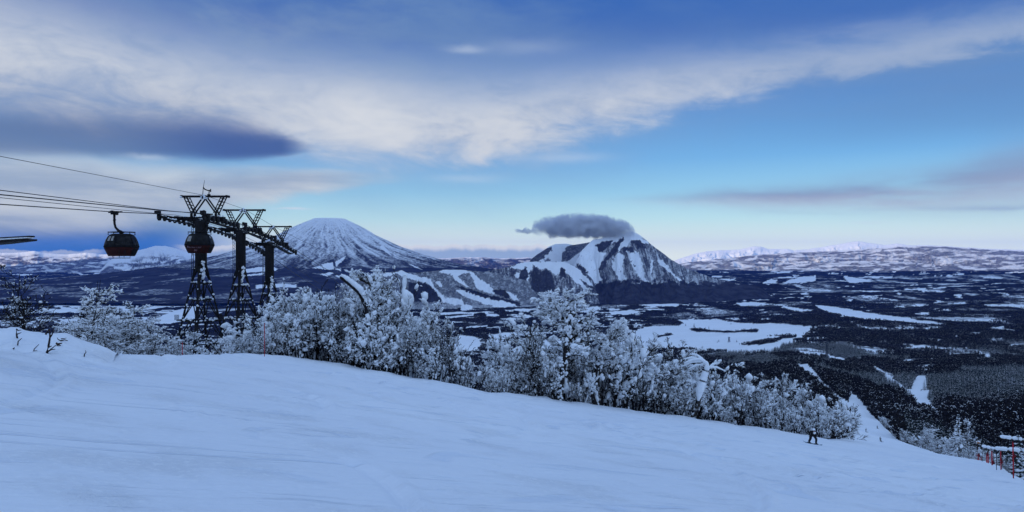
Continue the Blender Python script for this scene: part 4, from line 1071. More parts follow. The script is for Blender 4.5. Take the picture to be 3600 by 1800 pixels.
def shrub_rows():
    nsh = 0
    for d, step, px0 in ((0.8, 40, 905), (2.6, 46, 905), (5.5, 52, 905), (10, 60, 905), (16, 74, 905)):
        px = px0 + random.uniform(0, step)
        while px < 2985:
            x, y = on_edge(px, d * random.uniform(0.75, 1.3))
            if 1615 < px < 1740 and d > 3: px += step; continue
            tp = interp(TOPS, px) + random.choice((random.uniform(-25, 20), random.uniform(0, 50), random.uniform(30, 105))) + (20 if d < 2 else 0)
            H = (900 - tp) / F * y - gz(x, y)
            if d < 1.5: H *= random.uniform(0.55, 0.95)
            if H > 0.7:
                l, g = zone(px)
                key = f'shrub{random.randrange(6)}' if random.random() < (0.74 if px < 1400 or px > 1700 else 0.45) else f'thin{random.randrange(2)}'
                H = min(H, 8.5); place_tree(key, 'snowy_shrub', x, y, H, shrub_label(key, H, d, px), 'shrub', g); nsh += 1
            px += step * random.uniform(0.7, 1.4) * (1.35 if px > 1450 else 1.0)
    # low growth round the towers
    for k in range(24):
        px = random.uniform(560, 905); x, y = on_edge(px, 8)
        y = random.uniform(61, 84) if px < 790 else y + random.uniform(0, 22)
        x = (px - 1800) / F * y
        H = (900 - (interp(TOPS, px) + (90 if px < 740 else 50 if px < 800 else 10) + random.uniform(-15, 25))) / F * y - gz(x, y)
        g = zone(px)[1]; key = f'shrub{random.randrange(6)}'; H = max(1.2, min(H, 9)); place_tree(key, 'snowy_shrub', x, y, H, f"{'tall' if H > 5 else 'low'} {['snow-clotted', 'rime-crusted', 'white-tipped', 'snow-laden', 'frost-caked', 'snow-dappled'][int(key[-1])]} shrub " + ('left of the first tower foot' if px < 640 else 'behind the first tower' if px < 760 else 'behind the second tower' if px < 850 else 'between the second and third towers'), 'shrub', g); nsh += 1
    # fine feathery trees on the left
    for k in range(30):
        px = 240 + 400 * (k + random.random()) / 30; x, y = on_edge(px, random.uniform(8, 34))
        H = (900 - (interp(TOPS, px) + random.uniform(-4, 60))) / F * y - gz(x, y)
        place_tree(f'feather{k % 3}', 'frosted_tree', x, y, H, ('tall' if H > 9 else 'middling' if H > 7.5 else 'short') + (' feathery', ' fine-twigged', ' plumed')[k % 3] + ' rime-white tree ' + ('behind the snow bank' if px < 330 else 'between the snow bank and the red stub pole' if px < 480 else 'left of the red stub pole' if px < 580 else 'beside the first tower foot') + (', in front' if y < 45 else ', behind'), 'tree', 'frosted trees left of the towers')
    return nsh
N_SHRUB = shrub_rows()

def tall(key, px, d, top, label, name='snowy_birch', rz=None, cat='birch', **k):
    x, y = on_edge(px, d)
    H = (900 - top) / F * y - gz(x, y)
    return place_tree(key, name, x, y, H, label, cat, None, rz, **k)
tall('crown1', 1300, 3.0, 930, 'tall snow-clotted birch standing above the clump left of the snow-wrapped stump', rz=0.4, wide=1.1)
tall('birch1', 1240, 2.0, 1000, 'leaning birch with a broken snow-covered bough pointing up left', rz=2.0)
tall('crown0', 1965, 1.0, 1010, 'largest white birch at the piste edge with a wide rimed crown', rz=1.0, wide=1.35)
tall('birch3', 1900, 3.5, 1080, 'slim rimed birch just left of the largest white birch', rz=3.1)
tall('crown1', 2110, 1.2, 1105, 'white birch with a fan-shaped crown and snow-plastered trunk', rz=4.4, wide=1.1)
tall('birch0', 1100, 4.0, 1008, 'rounded rimed birch at the top of the dense clump by the towers', rz=5.4)
tall('birch2', 990, 5.0, 1046, 'rimed birch just right of the third gondola tower', rz=3.3)
tall('birch3', 1510, 2.0, 1068, 'thin dark birch with snow balls right of the snow-wrapped stump', rz=0.3)
tall('birch1', 2310, 3.0, 1205, 'rimed birch halfway between the fan-crowned birch and the bent tree', rz=0.9)
tall('birch3', 2700, 4.0, 1335, 'whitest birch in the thicket above the snowboarder', rz=2.5)
tall('birch0', 2790, 6.0, 1335, 'spreading white birch at the top of the thicket above the snowboarder', rz=1.5)
tall('bare0', 100, 5.0, 912, 'bare dark tree with a few snow balls behind the snow bank on the left', 'bare_tree', 0.0, 'tree', wide=1.35)
tall('feather0', 312, 12.0, 975, 'thin white spire of a frosted tree above the left thicket', 'frosted_tree', 0.7, 'tree')
tall('feather2', 420, 16.0, 1045, 'second frosted tree spire right of the thin white one', 'frosted_tree', 2.7, 'tree')
tall('bare0', 2905, 12.0, 1350, 'bare forked tree against the narrow run above the dark bush', 'bare_tree', 2.0, 'tree')

# thin stems that stick out above the row
rs = random.Random(31)
SIDES = [(985, 1100, 'towers'), (1100, 1240, 'left clump'), (1240, 1420, 'leaning dead trunk'), (1420, 1600, 'snow-wrapped stump'), (1600, 1800, 'dip with the view'), (1800, 2000, 'largest white birch'), (2000, 2160, 'fan-crowned birch'), (2160, 2330, 'big snow field'), (2330, 2480, 'bent tree'), (2480, 2650, 'gap right of the bent tree'), (2650, 2800, 'whitest birch'), (2800, 2960, 'snowboarder')]
for k in range(36):
    px = 990 + 1950 * (k + rs.random()) / 36; x, y = on_edge(px, rs.choice((1.0, 2.0, 4.0, 7.0)))
    tp = interp(TOPS, px) + rs.uniform(-62, -8)
    if 1600 < px < 1760: tp += 90
    H = (900 - tp) / F * y - gz(x, y); key = rs.choice(('birch0', 'birch1', 'birch2', 'birch3', 'thin0', 'thin1', 'bare0'))
    near = next((w for a, b, w in SIDES if a <= px < b), 'thicket end')
    place_tree(key, 'young_birch', x, y, H, ('slender rimed birch', 'thin dark-stemmed tree', 'spindly bare tree')[0 if key[0:2] == 'bi' else 1 if key[0] == 't' else 2] + f", {'tall' if H > 6 else 'short'}, poking above the shrubs by the {near}", 'tree', 'slim trees along the piste edge', rng=rs, wide=rs.uniform(0.55, 0.9))

# special figures in the row
def lump_chain(name, pts, rad, mat, parent, seed=0, sides=9):
    """A snow-caked stem: rings of uneven radius along a path."""
    rng = np.random.default_rng(seed); pts = np.array(pts, float); n = len(pts); V = []
    for i in range(n):
        d = pts[min(i + 1, n - 1)] - pts[max(i - 1, 0)]
        _, s, t = frames(d[None]); an = np.arange(sides) / sides * 2 * math.pi
        rr = rad[i] * (1 + 0.25 * (rng.random(sides) - 0.5))
        V.append(pts[i] + np.cos(an)[:, None] * s * rr[:, None] + np.sin(an)[:, None] * t * rr[:, None])
    V = np.concatenate(V + [pts[:1], pts[-1:]])
    f = []
    for i in range(n - 1):
        for k in range(sides): f.append((i * sides + k, i * sides + (k + 1) % sides, (i + 1) * sides + (k + 1) % sides, (i + 1) * sides + k))
    b0, b1 = n * sides, n * sides + 1
    tri = [(b0, (k + 1) % sides, k) for k in range(sides)] + [(b1, (n - 1) * sides + k, (n - 1) * sides + (k + 1) % sides) for k in range(sides)]
    me = bpy.data.meshes.new(name); me.from_pydata([tuple(v) for v in V], [], f + tri); me.polygons.foreach_set('use_smooth', [True] * len(me.polygons)); me.materials.append(mat); me.update()
    return link(bpy.data.objects.new(name, me), parent)

def densify(pts, rad, k=5):
    p = np.array(pts, float); t = np.linspace(0, len(p) - 1, (len(p) - 1) * k + 1); i = np.arange(len(p))
    return np.stack([np.interp(t, i, p[:, j]) for j in range(p.shape[1])], -1), np.interp(t, i, rad)

def special(px, d, name, label, cat):
    x, y = on_edge(px, d); z = gz(x, y)
    return tag(empty(name, (x, y, z)), label, cat), x, y, z
def local(px, py, x, y, z): return ((px - 1800) / F * y - x, 0.0, (900 - py) / F * y - z)

# snow-wrapped stump
o, x, y, z = special(1424, 3.0, 'snow_wrapped_stump', 'broken stump wrapped in a swollen pillar of snow above the shrubs', 'tree stump')
L = lambda px, py: local(px, py, x, y, z)
p, r = densify([(0, 0, -0.3), L(1425, 1240), L(1428, 1150), L(1425, 1100), L(1426, 1040), L(1421, 990), L(1422, 968)], [0.16, 0.14, 0.12, 0.12, 0.11, 0.10, 0.09]); lump_chain('trunk', p, r, m_bark_bare, o, 1)
p, r = densify([L(1432, 1120), L(1430, 1095), L(1434, 1075), L(1436, 1050), L(1428, 1034), L(1420, 1018), L(1422, 1006)], [0.10, 0.14, 0.34, 0.46, 0.34, 0.13, 0.10], 4); p[:, 1] -= 0.10; lump_chain('snow_pillow', p, r, m_rime, o, 2)
p, r = densify([L(1419, 1012), L(1420, 995), L(1421, 978), L(1421, 968), L(1423, 962)], [0.12, 0.16, 0.13, 0.17, 0.05], 4); p[:, 1] -= 0.06; p[:, 0] += 0.05; lump_chain('snow_cap', p, r, m_rime, o, 3)
for k, (a, b) in enumerate(((1425, 1185), (1440, 1200), (1418, 1160))):
    p, r = densify([L(a, b + 22), L(a, b), L(a + 4, b - 20)], [0.14, 0.36, 0.10], 4); p[:, 1] -= 0.25; lump_chain('snow_pillow', p, r, m_rime, o, 4 + k)

# broken bough of the leaning birch, caked with snow
o, x, y, z = special(1252, 1.4, 'leaning_trunk', 'dead leaning trunk with a thick snow-caked top slanting up to the left', 'tree trunk')
L = lambda px, py: local(px, py, x, y, z)
p, r = densify([(0, 0, -0.3), L(1290, 1230), L(1296, 1150), L(1286, 1080), L(1262, 1030), L(1225, 998), L(1196, 974)], [0.14, 0.13, 0.12, 0.11, 0.10, 0.09, 0.08]); lump_chain('trunk', p, r, m_bark_bare, o, 11)
p, r = densify([L(1288, 1065), L(1266, 1022), L(1240, 1000), L(1215, 981), L(1197, 970)], [0.07, 0.20, 0.17, 0.15, 0.06], 5); p[:, 2] += 0.10; p[:, 0] += 0.05; p[:, 1] -= 0.05; lump_chain('snow_crust', p, r, m_rime, o, 12)
for k, (a, b, s) in enumerate(((1292, 1120, 0.3), (1300, 1165, 0.24), (1288, 1200, 0.28), (1292, 1275, 0.2))):
    p, r = densify([L(a + 8, b + 16), L(a + 6, b), L(a, b - 18)], [s * 0.4, s, s * 0.3], 4); p[:, 1] -= 0.2; lump_chain('snow_pillow', p, r, m_rime, o, 13 + k)

# bent tree with a drooping crown
o, x, y, z = special(2366, 0.8, 'bent_tree', 'bent tree whose snow-plastered crown droops over to the left at the piste edge', 'tree')
L = lambda px, py: local(px, py, x, y, z)
p, r = densify([(0, 0, -0.3), L(2448, 1440), L(2458, 1395), L(2472, 1330), L(2484, 1290), L(2476, 1270), L(2450, 1262), L(2420, 1266)], [0.17, 0.16, 0.14, 0.12, 0.10, 0.08, 0.06, 0.03])
o.location.x = (2448 - 1800) / F * y; x2 = o.location.x; p[:, 0] -= (x2 - x); p[:3, 0] = np.linspace(0, p[3, 0], 4)[:3]; o.location.z = gz(x2, y); lump_chain('trunk', p, r, m_bark_birch, o, 21)
x = x2; z = o.location.z
p, r = densify([L(2452, 1408), L(2458, 1370), L(2468, 1335), L(2482, 1300), L(2482, 1278), L(2462, 1262), L(2430, 1264), L(2402, 1276)], [0.10, 0.34, 0.30, 0.22, 0.17, 0.14, 0.10, 0.05], 5); p[:, 1] -= 0.1; p[:, 0] += 0.04; lump_chain('snow_crust', p, r, m_rime, o, 22)
for k, (a, b, c, d_) in enumerate(((2465, 1264, 2400, 1258), (2470, 1270, 2395, 1284), (2478, 1280, 2420, 1292), (2484, 1300, 2530, 1270), (2486, 1290, 2552, 1300), (2470, 1262, 2425, 1240))):
    p, r = densify([L(a, b), L((a + c) / 2, (b + d_) / 2 - 5), L(c, d_ + 5)], [0.10, 0.09, 0.03], 4); lump_chain('bough', p, r, m_rime, o, 30 + k)

# snow-plastered lower trunks of the two big birches
for px, d, pts, lab in ((1962, 0.4, [(1968, 1405, .10), (1964, 1340, .10), (1976, 1300, .20), (1974, 1240, .09), (1992, 1180, .16), (1996, 1150, .22), (2008, 1100, .08)], 'snow-plastered trunk at the foot of the largest white birch'),
                        (2100, 0.6, [(2078, 1380, .12), (2086, 1330, .46), (2098, 1295, .32), (2116, 1262, .14), (2122, 1220, .16), (2120, 1180, .10)], 'wide cone of snow plastered on the trunk under the fan-crowned birch')):
    o, x, y, z = special(px, d, 'plastered_trunk', lab, 'tree trunk')
    L = lambda a, b: local(a, b, x, y, z)
    p, r = densify([(0, 0, -0.3), L(pts[0][0], pts[0][1]), L(pts[2][0], pts[2][1]), L(pts[-1][0], pts[-1][1])], [0.17, 0.16, 0.14, 0.08]); lump_chain('trunk', p, r, m_bark_bare, o, 41)
    p, r = densify([L(a, b) for a, b, _ in pts], [c for *_, c in pts], 6); rg = np.random.default_rng(42); cc, ss_ = [], []
    for q_, w_ in zip(p, r):
        if rg.random() < 0.32: continue
        for _ in range(int(2 + w_ * 16)):
            cc.append(q_ + rg.normal(0, 1, 3) * (w_ * 0.7 + 0.05, 0.08, 0.16) + (0.03, -0.14, 0)); ss_.append(rg.uniform(0.05, 0.12) + 0.14 * w_ * rg.random())
    ss_ = np.array(ss_); bv, bf = blobs(np.array(cc), rg.normal(0, 1, (len(cc), 3)) + (0, 0, 1.2), np.stack([ss_ * 1.3, ss_, ss_ * 0.9], -1), (ICO_V, ICO_F), rg, 0.25)
    link(bpy.data.objects.new('snow_plaster', mesh_np('snow_plaster', bv, bf, m_rime, True)), o)['kind'] = 'stuff'

# dark round bush where the run narrows
rngb = np.random.default_rng(77)
x, y = on_edge(2935, 1.5); Hb = (900 - 1408) / F * y - gz(x, y)
proto('bush', 78, 5.0, m_bark_bare, stems=9, r=0.05, levels=3, kids=(10, 7, 4), lens=(0.45, 0.5, 0.5), splay=0.6, spread=0.6, up=0.15, heavy=0.42, clump=0.12, tips=1, top_bias=0.2, keep=0.6)
place_tree('bush', 'dark_bush', x, y, max(Hb, 3), 'round dark bush at the end of the thicket where the run narrows', 'bush')

# ---- wood to the right of the run: nearest trees one by one
def right_wood():
    n = 0
    rng = random.Random(5)
    kinds = [('shrub', 6), ('birch', 4), ('spruce', 2), ('feather', 3)]
    pts = []
    for k in range(4000):
        px = rng.uniform(2985, 3800); u = (px - 1800) / F; b = float(border_Y(np.array([u]))[0])
        y = b + rng.random() ** 1.6 * 190 + 0.5
        if y > 520: continue
        pts.append((px, u, y, b))
    keep = []
    for px, u, y, b in pts:
        x = u * y
        if all((x - a) ** 2 + (y - c) ** 2 > (2.6 + 0.012 * y) ** 2 for _, a, c, _ in keep): keep.append((px, x, y, b))
    keep.sort(key=lambda t: t[2])
    for px, x, y, b in keep[:270]:
        r = rng.random()
        front = y - b < 8
        if px > 3340 and r < 0.28 and not front: key, nm, cat, H = f'spruce{rng.randrange(2)}', 'snowy_spruce', 'spruce', rng.uniform(7, 11)
        elif r < 0.34: key, nm, cat, H = f'thin{rng.randrange(2)}', 'woodland_tree', 'tree', rng.uniform(3.5, 6.5)
        elif r < 0.58: key, nm, cat, H = f'shrub{rng.randrange(6)}', 'woodland_tree', 'tree', rng.uniform(3.5, 6.5)
        elif r < 0.8: key, nm, cat, H = f'feather{rng.randrange(3)}', 'woodland_tree', 'tree', rng.uniform(4, 7.5)
        else: key, nm, cat, H = f'birch{rng.randrange(4)}', 'woodland_tree', 'tree', rng.uniform(5.5, 8.5)
        if front and px > 3380: H *= 0.38
        elif px > 3420 and y < 130: H *= 0.55
        z_ = ('beside the bend of the run' if px < 3160 else 'below the bend of the run' if px < 3330 else 'behind the red poles')
        if nm == 'snowy_spruce': lab = {'0': 'dense', '1': 'ragged'}[key[-1]] + f' {"tall" if H > 9.4 else "middling" if H > 7.5 else "small"} snow-coated spruce ' + ('near the run ' if y < 170 else 'deeper in the wood ' if y < 280 else 'far down the wood ') + z_; g = f'spruces {z_}'
        else: lab = ('tall' if H > 6 else 'low' if H < 3.5 else 'middling') + {'s': ' snow-clotted', 'f': ' feathery', 'b': ' single-stemmed', 't': ' bare dark'}[key[0]] + f' tree ' + ('on the wood edge ' if front else 'near the run ' if y - b < 50 else 'deeper in the wood ' if y - b < 110 else 'far down the wood ') + z_; g = f'trees {z_}'
        place_tree(key, nm, x, y, H, lab, cat, g, rng=rng); n += 1
    return n, (keep[min(269, len(keep) - 1)][2])
N_WOOD, Y_WOOD = right_wood()

# ---- the woods beyond, tens of thousands of trees: one object that sets small trees on points
def far_tree(key, seed, kind):
    rng = np.random.default_rng(seed)
    if kind == 'leafless':
        H = 9.0; n = 46
        a = rng.uniform(0, 2 * math.pi, n); rr = rng.random(n) ** 0.6 * 2.6; zz = rng.uniform(3.0, H, n); rr *= np.sqrt(np.clip(1 - ((zz - 5.8) / 3.6) ** 2, 0.05, 1))
        c = np.stack([np.cos(a) * rr, np.sin(a) * rr, zz], -1); d = np.stack([np.cos(a) * 0.6, np.sin(a) * 0.6, np.full(n, 1.0)], -1) + rng.normal(0, 0.3, (n, 3))
        s = rng.uniform(0.5, 1.1, n)
        dv, df = blobs(c, d, np.stack([s * 1.1, s * 0.34, s * 0.34], -1), (OCT_V, OCT_F), rng, 0.3)
        k = rng.random(n) < (0.55 if seed % 2 else 0.12); m = k.sum()
        s2 = rng.uniform(0.28, 0.62, m)
        sv, sf = blobs(c[k] + np.array([0, -0.1, 0.35]), rng.normal(0, 1, (m, 3)) * np.array([1, 1, 0.35]), np.stack([s2, s2 * 0.55, s2 * 0.42], -1), (OCT_V, OCT_F), rng, 0.3)
        tv, tf = tubes(np.zeros((1, 3)), np.array([[0, 0, 6.0]]), np.array([0.2]), np.array([0.08]), 4)
        V = np.concatenate([dv, tv, sv]); tft = np.concatenate([tf[:, :3], tf[:, [0, 2, 3]]]) + len(dv)
        f = np.concatenate([df, tft, sf + len(dv) + len(tv)]); mi = np.concatenate([np.zeros(len(df) + len(tft), np.int32), np.ones(len(sf), np.int32)])
        me = mesh_np(key, V, f, m_bark_bare)
    else:
        w, s, _ = PROTO['spruce2'] if kind == 'spruce' else PROTO['spruce3']
        def arr(me):
            v = np.empty(len(me.vertices) * 3, np.float32); me.vertices.foreach_get('co', v); f = np.empty(len(me.loops), np.int32); me.loops.foreach_get('vertex_index', f); return v.reshape(-1, 3), f.reshape(-1, 3)
        (v1, f1), (v2, f2) = arr(w), arr(s)
        me = mesh_np(key, np.concatenate([v1, v2]), np.concatenate([f1, f2 + len(v1)]), m_needle); mi = np.concatenate([np.zeros(len(f1), np.int32), np.ones(len(f2), np.int32)])
    me.materials.append(m_rime); me.polygons.foreach_set('material_index', mi)
    return bpy.data.objects.new(key, me)
def build_forest():
    protos = bpy.data.collections.new('forest_kinds')
    for k, kind in enumerate(('leafless', 'leafless', 'leafless', 'leafless', 'spruce', 'spruce2')):
        protos.objects.link(far_tree(f'kind_{k}', 400 + k, kind))
    rng = np.random.default_rng(9)
    N = 420000
    u = rng.uniform(-0.75, 0.98, N); Y = 240 * (7600 / 240) ** rng.random(N)      # more points close by
    keep = rng.random(N) < np.clip(0.16 + 0.84 * Y / 2600, 0, 1)
    u, Y = u[keep], Y[keep]
    z = ground_z(u, Y); x = u * Y; px, py = pix(x, Y, z)
    w = valley_wood(px, py, x, Y)
    b = border_Y(u)
    ok = (w > 0.5) & (py > 985) & ((px < 2985) | (Y > b + 3))
    ok &= (Y > np.where(px > 3150, 330, Y_WOOD)) | (px < 2985)
    ok &= ~((px > 2940) & (px < 3115) & (Y < 620) & (Y < b + 4))
    # drop what the near crest hides
    edge_v = np.where(px < 2985, (interp(EDGE, px) - 900) / F, 9)
    ok &= (-(z + 14) / Y) < edge_v
    u, Y, z, x, px, py = (a[ok] for a in (u, Y, z, x, px, py))
    # spruce plantations low on the right, leafless wood elsewhere
    con = (px > 3180) & (Y < 1500) & (fbm(x / 180, Y / 260, 3, 161) > 0.47) | ((fbm(x / 300, Y / 500, 3, 163) > 0.70) & (Y < 2500))
    white = (0.5 * fbm(x / 70, Y / 120, 3, 167) + 0.5 * fbm(x / 300, Y / 450, 3, 168) + rng.normal(0, 0.07, len(u)) - 0.22 * sstep(500, 1800, Y)) > 0.52
    kind = np.where(con, rng.integers(4, 6, len(u)), rng.integers(0, 2, len(u)) * 2 + white).astype(np.int32)
    sc = rng.uniform(0.75, 1.3, len(u)) * np.where(Y > 2600, 1.25, 1.0) * np.where(con, 1.25, 1.0) * (0.6 + 0.8 * fbm(x / 50, Y / 80, 2, 169))
    me = bpy.data.meshes.new('forest'); me.vertices.add(len(u)); me.vertices.foreach_set('co', np.stack([x, Y, z - 0.4], -1).astype(np.float32).ravel())
    a = me.attributes.new('kind_index', 'INT', 'POINT'); a.data.foreach_set('value', kind)
    a = me.attributes.new('size', 'FLOAT', 'POINT'); a.data.foreach_set('value', sc.astype(np.float32))
    a = me.attributes.new('turn', 'FLOAT', 'POINT'); a.data.foreach_set('value', rng.uniform(0, 6.28, len(u)).astype(np.float32))
    me.update()
    o = tag(link(bpy.data.objects.new('forest', me)), kind='stuff')
    ng = bpy.data.node_groups.new('forest_trees', 'GeometryNodeTree')
    ng.interface.new_socket('Geometry', in_out='INPUT', socket_type='NodeSocketGeometry'); ng.interface.new_socket('Geometry', in_out='OUTPUT', socket_type='NodeSocketGeometry')
    nn = ng.nodes.new
    gi, go = nn('NodeGroupInput'), nn('NodeGroupOutput')
    mp = nn('GeometryNodeMeshToPoints'); ci = nn('GeometryNodeCollectionInfo'); ci.inputs['Collection'].default_value = protos
    ci.inputs['Separate Children'].default_value = True; ci.inputs['Reset Children'].default_value = True
    ip = nn('GeometryNodeInstanceOnPoints'); ip.inputs['Pick Instance'].default_value = True
    def attr(nm, ty):
        n = nn('GeometryNodeInputNamedAttribute'); n.data_type = ty; n.inputs['Name'].default_value = nm; return n.outputs['Attribute']
    cx = nn('ShaderNodeCombineXYZ'); e2r = nn('FunctionNodeEulerToRotation')
    lk = ng.links.new
    lk(gi.outputs[0], mp.inputs['Mesh']); lk(mp.outputs[0], ip.inputs['Points']); lk(ci.outputs[0], ip.inputs['Instance'])
    lk(attr('kind_index', 'INT'), ip.inputs['Instance Index']); lk(attr('size', 'FLOAT'), ip.inputs['Scale'])
    lk(attr('turn', 'FLOAT'), cx.inputs['Z']); lk(cx.outputs[0], e2r.inputs[0]); lk(e2r.outputs[0], ip.inputs['Rotation'])
    lk(ip.outputs[0], go.inputs[0])
    md = o.modifiers.new('trees', 'NODES'); md.node_group = ng
    return len(u)
N_FOREST = build_forest()

# single trees on the big snow field
for k, (px, py, h) in enumerate(((2252, 1190, 12), (2590, 1203, 10), (2527, 1202, 9), (2522, 1204, 7), (2480, 1158, 9), (2492, 1156, 9), (2570, 1140, 7), (2660, 1141, 9), (2642, 1158, 7), (2620, 1162, 8), (2825, 1174, 7), (2440, 1150, 14), (2410, 1146, 9), (2710, 1134, 9))):
    Yt = None
    for Y_ in np.linspace(2600, 6500, 400):
        if 900 - F * float(ground_z((px - 1800) / F, Y_)) / Y_ < py: Yt = Y_; break
    if Yt is None: continue
    x_ = (px - 1800) / F * Yt; wood, snow, top = PROTO['spruce2' if k % 2 else 'spruce3']
    H_ = h * Yt / F * 1.15
    o = tag(empty('field_tree', (x_, Yt, gz(x_, Yt) - 0.5), k * 1.3), f"small dark tree alone on the big snow field, {'toward its far side' if py < 1165 else 'toward its near side'}", 'tree', 'single trees on the big snow field')
    o.scale = (H_ / top * 1.3, H_ / top * 1.3, H_ / top)
    link(bpy.data.objects.new('branches', wood), o)
print('shrubs', N_SHRUB, 'wood', N_WOOD, Y_WOOD, 'forest', N_FOREST)

# ------------------------------------------------------------------ gondola lift
m_steel = plain('painted_steel_dark', (0.012, 0.011, 0.013), 0.85, 0.0, 0.4, 8)
m_rubber = plain('rubber_black', (0.016, 0.016, 0.018), 0.8, 0, 0.3, 10)
m_cable = plain('wire_rope', (0.025, 0.025, 0.03), 0.5, 0.5, 0.3, 30)
m_red = plain('cabin_red', (0.026, 0.002, 0.002), 0.7, 0.0, 0.3, 3)
m_black = plain('cabin_black', (0.006, 0.006, 0.008), 0.9, 0.0, 0.3, 4)
m_grey = plain('brushed_grey', (0.20, 0.21, 0.23), 0.4, 0.4, 0.2, 8)
m_letter = plain('lettering_pale', (0.20, 0.12, 0.14), 0.6, 0.0, 0.1, 8)
def glass_mat():
    m, nt, b = mat_new('tinted_glass')
    n = noise(nt, nt.nodes.new('ShaderNodeTexCoord').outputs['Object'], 2.5, 4, 0.6)
    nt.links.new(mixc(nt, n.ss(0.35, 0.7), (0.006, 0.006, 0.008), (0.022, 0.021, 0.022)), b.inputs['Base Color'])
    b.inputs['Roughness'].default_value = 0.25; b.inputs['Specular IOR Level'].default_value = 0.10
    return m
m_glass = glass_mat()
def frosted_pane():
    m, nt, b = mat_new('frosted_pane')
    n = noise(nt, nt.nodes.new('ShaderNodeTexCoord').outputs['Object'], 9, 4, 0.6)
    nt.links.new(mixc(nt, n.ss(0.35, 0.7), (0.20, 0.19, 0.18), (0.34, 0.32, 0.30)), b.inputs['Base Color'])
    b.inputs['Roughness'].default_value = 0.6
    return m
m_frost = frosted_pane()

class MB:
    """Collects boxes, bars, tubes and lofts; build() links them as one mesh object."""
    def __init__(s): s.v = []; s.f = []; s.smooth = []
    def add(s, V, Fs, sm=False):
        o = len(s.v); s.v += [tuple(float(c) for c in p) for p in V]
        s.f += [tuple(int(i) + o for i in f) for f in Fs]; s.smooth += [sm] * len(Fs)
    def box(s, c, d, rot=None):
        V = [Vector((x * d[0] / 2, y * d[1] / 2, z * d[2] / 2)) for z in (-1, 1) for y in (-1, 1) for x in (-1, 1)]
        if rot is not None: V = [rot @ v for v in V]
        s.add([v + Vector(c) for v in V], [(0, 2, 3, 1), (4, 5, 7, 6), (0, 1, 5, 4), (2, 6, 7, 3), (0, 4, 6, 2), (1, 3, 7, 5)])
    def bar(s, a, b, w, h=None, sides=4):
        a, b = Vector(a), Vector(b); h = h or w
        d = (b - a).normalized(); up = Vector((0, 0, 1)) if abs(d.z) < 0.95 else Vector((0, 1, 0))
        x = d.cross(up).normalized(); y = x.cross(d)
        an = [(k + 0.5) / sides * 2 * math.pi for k in range(sides)]; q = 2 ** 0.5 if sides == 4 else 1
        ring = [x * math.cos(t) * w / 2 * q + y * math.sin(t) * h / 2 * q for t in an]
        s.add([a + r for r in ring] + [b + r for r in ring], [(i, (i + 1) % sides, sides + (i + 1) % sides, sides + i) for i in range(sides)] + [tuple(range(sides))[::-1], tuple(range(sides, 2 * sides))], sides > 5)
    def path(s, pts, r, sides=6):
        P = np.array([tuple(p) for p in pts], float); n = len(P); rr = np.broadcast_to(np.asarray(r, float), (n,))
        V = []
        for i in range(n):
            d = P[min(i + 1, n - 1)] - P[max(i - 1, 0)]; _, a, b = frames(d[None])
            for k in range(sides):
                t = k / sides * 2 * math.pi; V.append(P[i] + (a[0] * math.cos(t) + b[0] * math.sin(t)) * rr[i])
        Fs = [(i * sides + k, i * sides + (k + 1) % sides, (i + 1) * sides + (k + 1) % sides, (i + 1) * sides + k) for i in range(n - 1) for k in range(sides)]
        Fs += [tuple(range(sides))[::-1], tuple(range((n - 1) * sides, n * sides))]
        s.add(V, Fs, True)
    def disc(s, c, axis, r, w, sides=14):
        a = Vector(axis).normalized() * w / 2; s.bar(Vector(c) - a, Vector(c) + a, 2 * r, 2 * r, sides)
    def loft(s, rings, cap=True, sm=True):
        n = len(rings[0]); V = [p for r in rings for p in r]
        Fs = [(i * n + k, i * n + (k + 1) % n, (i + 1) * n + (k + 1) % n, (i + 1) * n + k) for i in range(len(rings) - 1) for k in range(n)]
        if cap: Fs += [tuple(range(n))[::-1], tuple(range((len(rings) - 1) * n, len(rings) * n))]
        s.add(V, Fs, sm)
    def lumps(s, rng, pts, size, k=1):
        for p in pts:
            for _ in range(k):
                sz = size * rng.uniform(0.7, 1.35)
                v, f = blobs(np.array([p]) + rng.normal(0, size * 0.3, (1, 3)), rng.normal(0, 1, (1, 3)), np.array([[sz, sz * 0.85, sz * 0.75]]), (ICO_V, ICO_F), rng, 0.25)
                s.add(v, f, True)
    def build(s, name, mat, parent=None, loc=None):
        me = bpy.data.meshes.new(name); me.from_pydata(s.v, [], s.f); me.polygons.foreach_set('use_smooth', s.smooth); me.materials.append(mat); me.update()
        o = bpy.data.objects.new(name, me)
        if loc is not None: o.location = loc
        return link(o, parent)

LX = -25.6                       # the lift line runs straight away from the camera at this x
ROPE_L, ROPE_R = -27.35, -23.85
def arcs(y0, pts): return pts
ROPES = {ROPE_L: [(-30, 1.9), (10, 2.0), (25, 2.35), (39.3, 2.77), (50.3, 3.03), (56.6, 3.26), (60.2, 3.10), (64, 2.78), (66, 2.72), (69, 2.42), (72, 2.02), (74.5, 1.66), (77.2, 1.2), (80, 0.62), (92, -2.2), (108, -5.6), (140, -13), (190, -26), (260, -44)],
         ROPE_R: [(-30, 2.1), (10, 2.3), (25, 2.6), (34, 2.86), (50, 3.10), (56.4, 3.28), (60.2, 3.12), (63.7, 2.86), (66, 2.72), (69, 2.44), (72.5, 2.0), (74.3, 1.72), (77.2, 1.22), (81.2, 0.55), (92, -1.4), (122, -5.9), (150, -13), (200, -27), (260, -44)]}
def rope_z(x, y): return interp(ROPES[x], y)

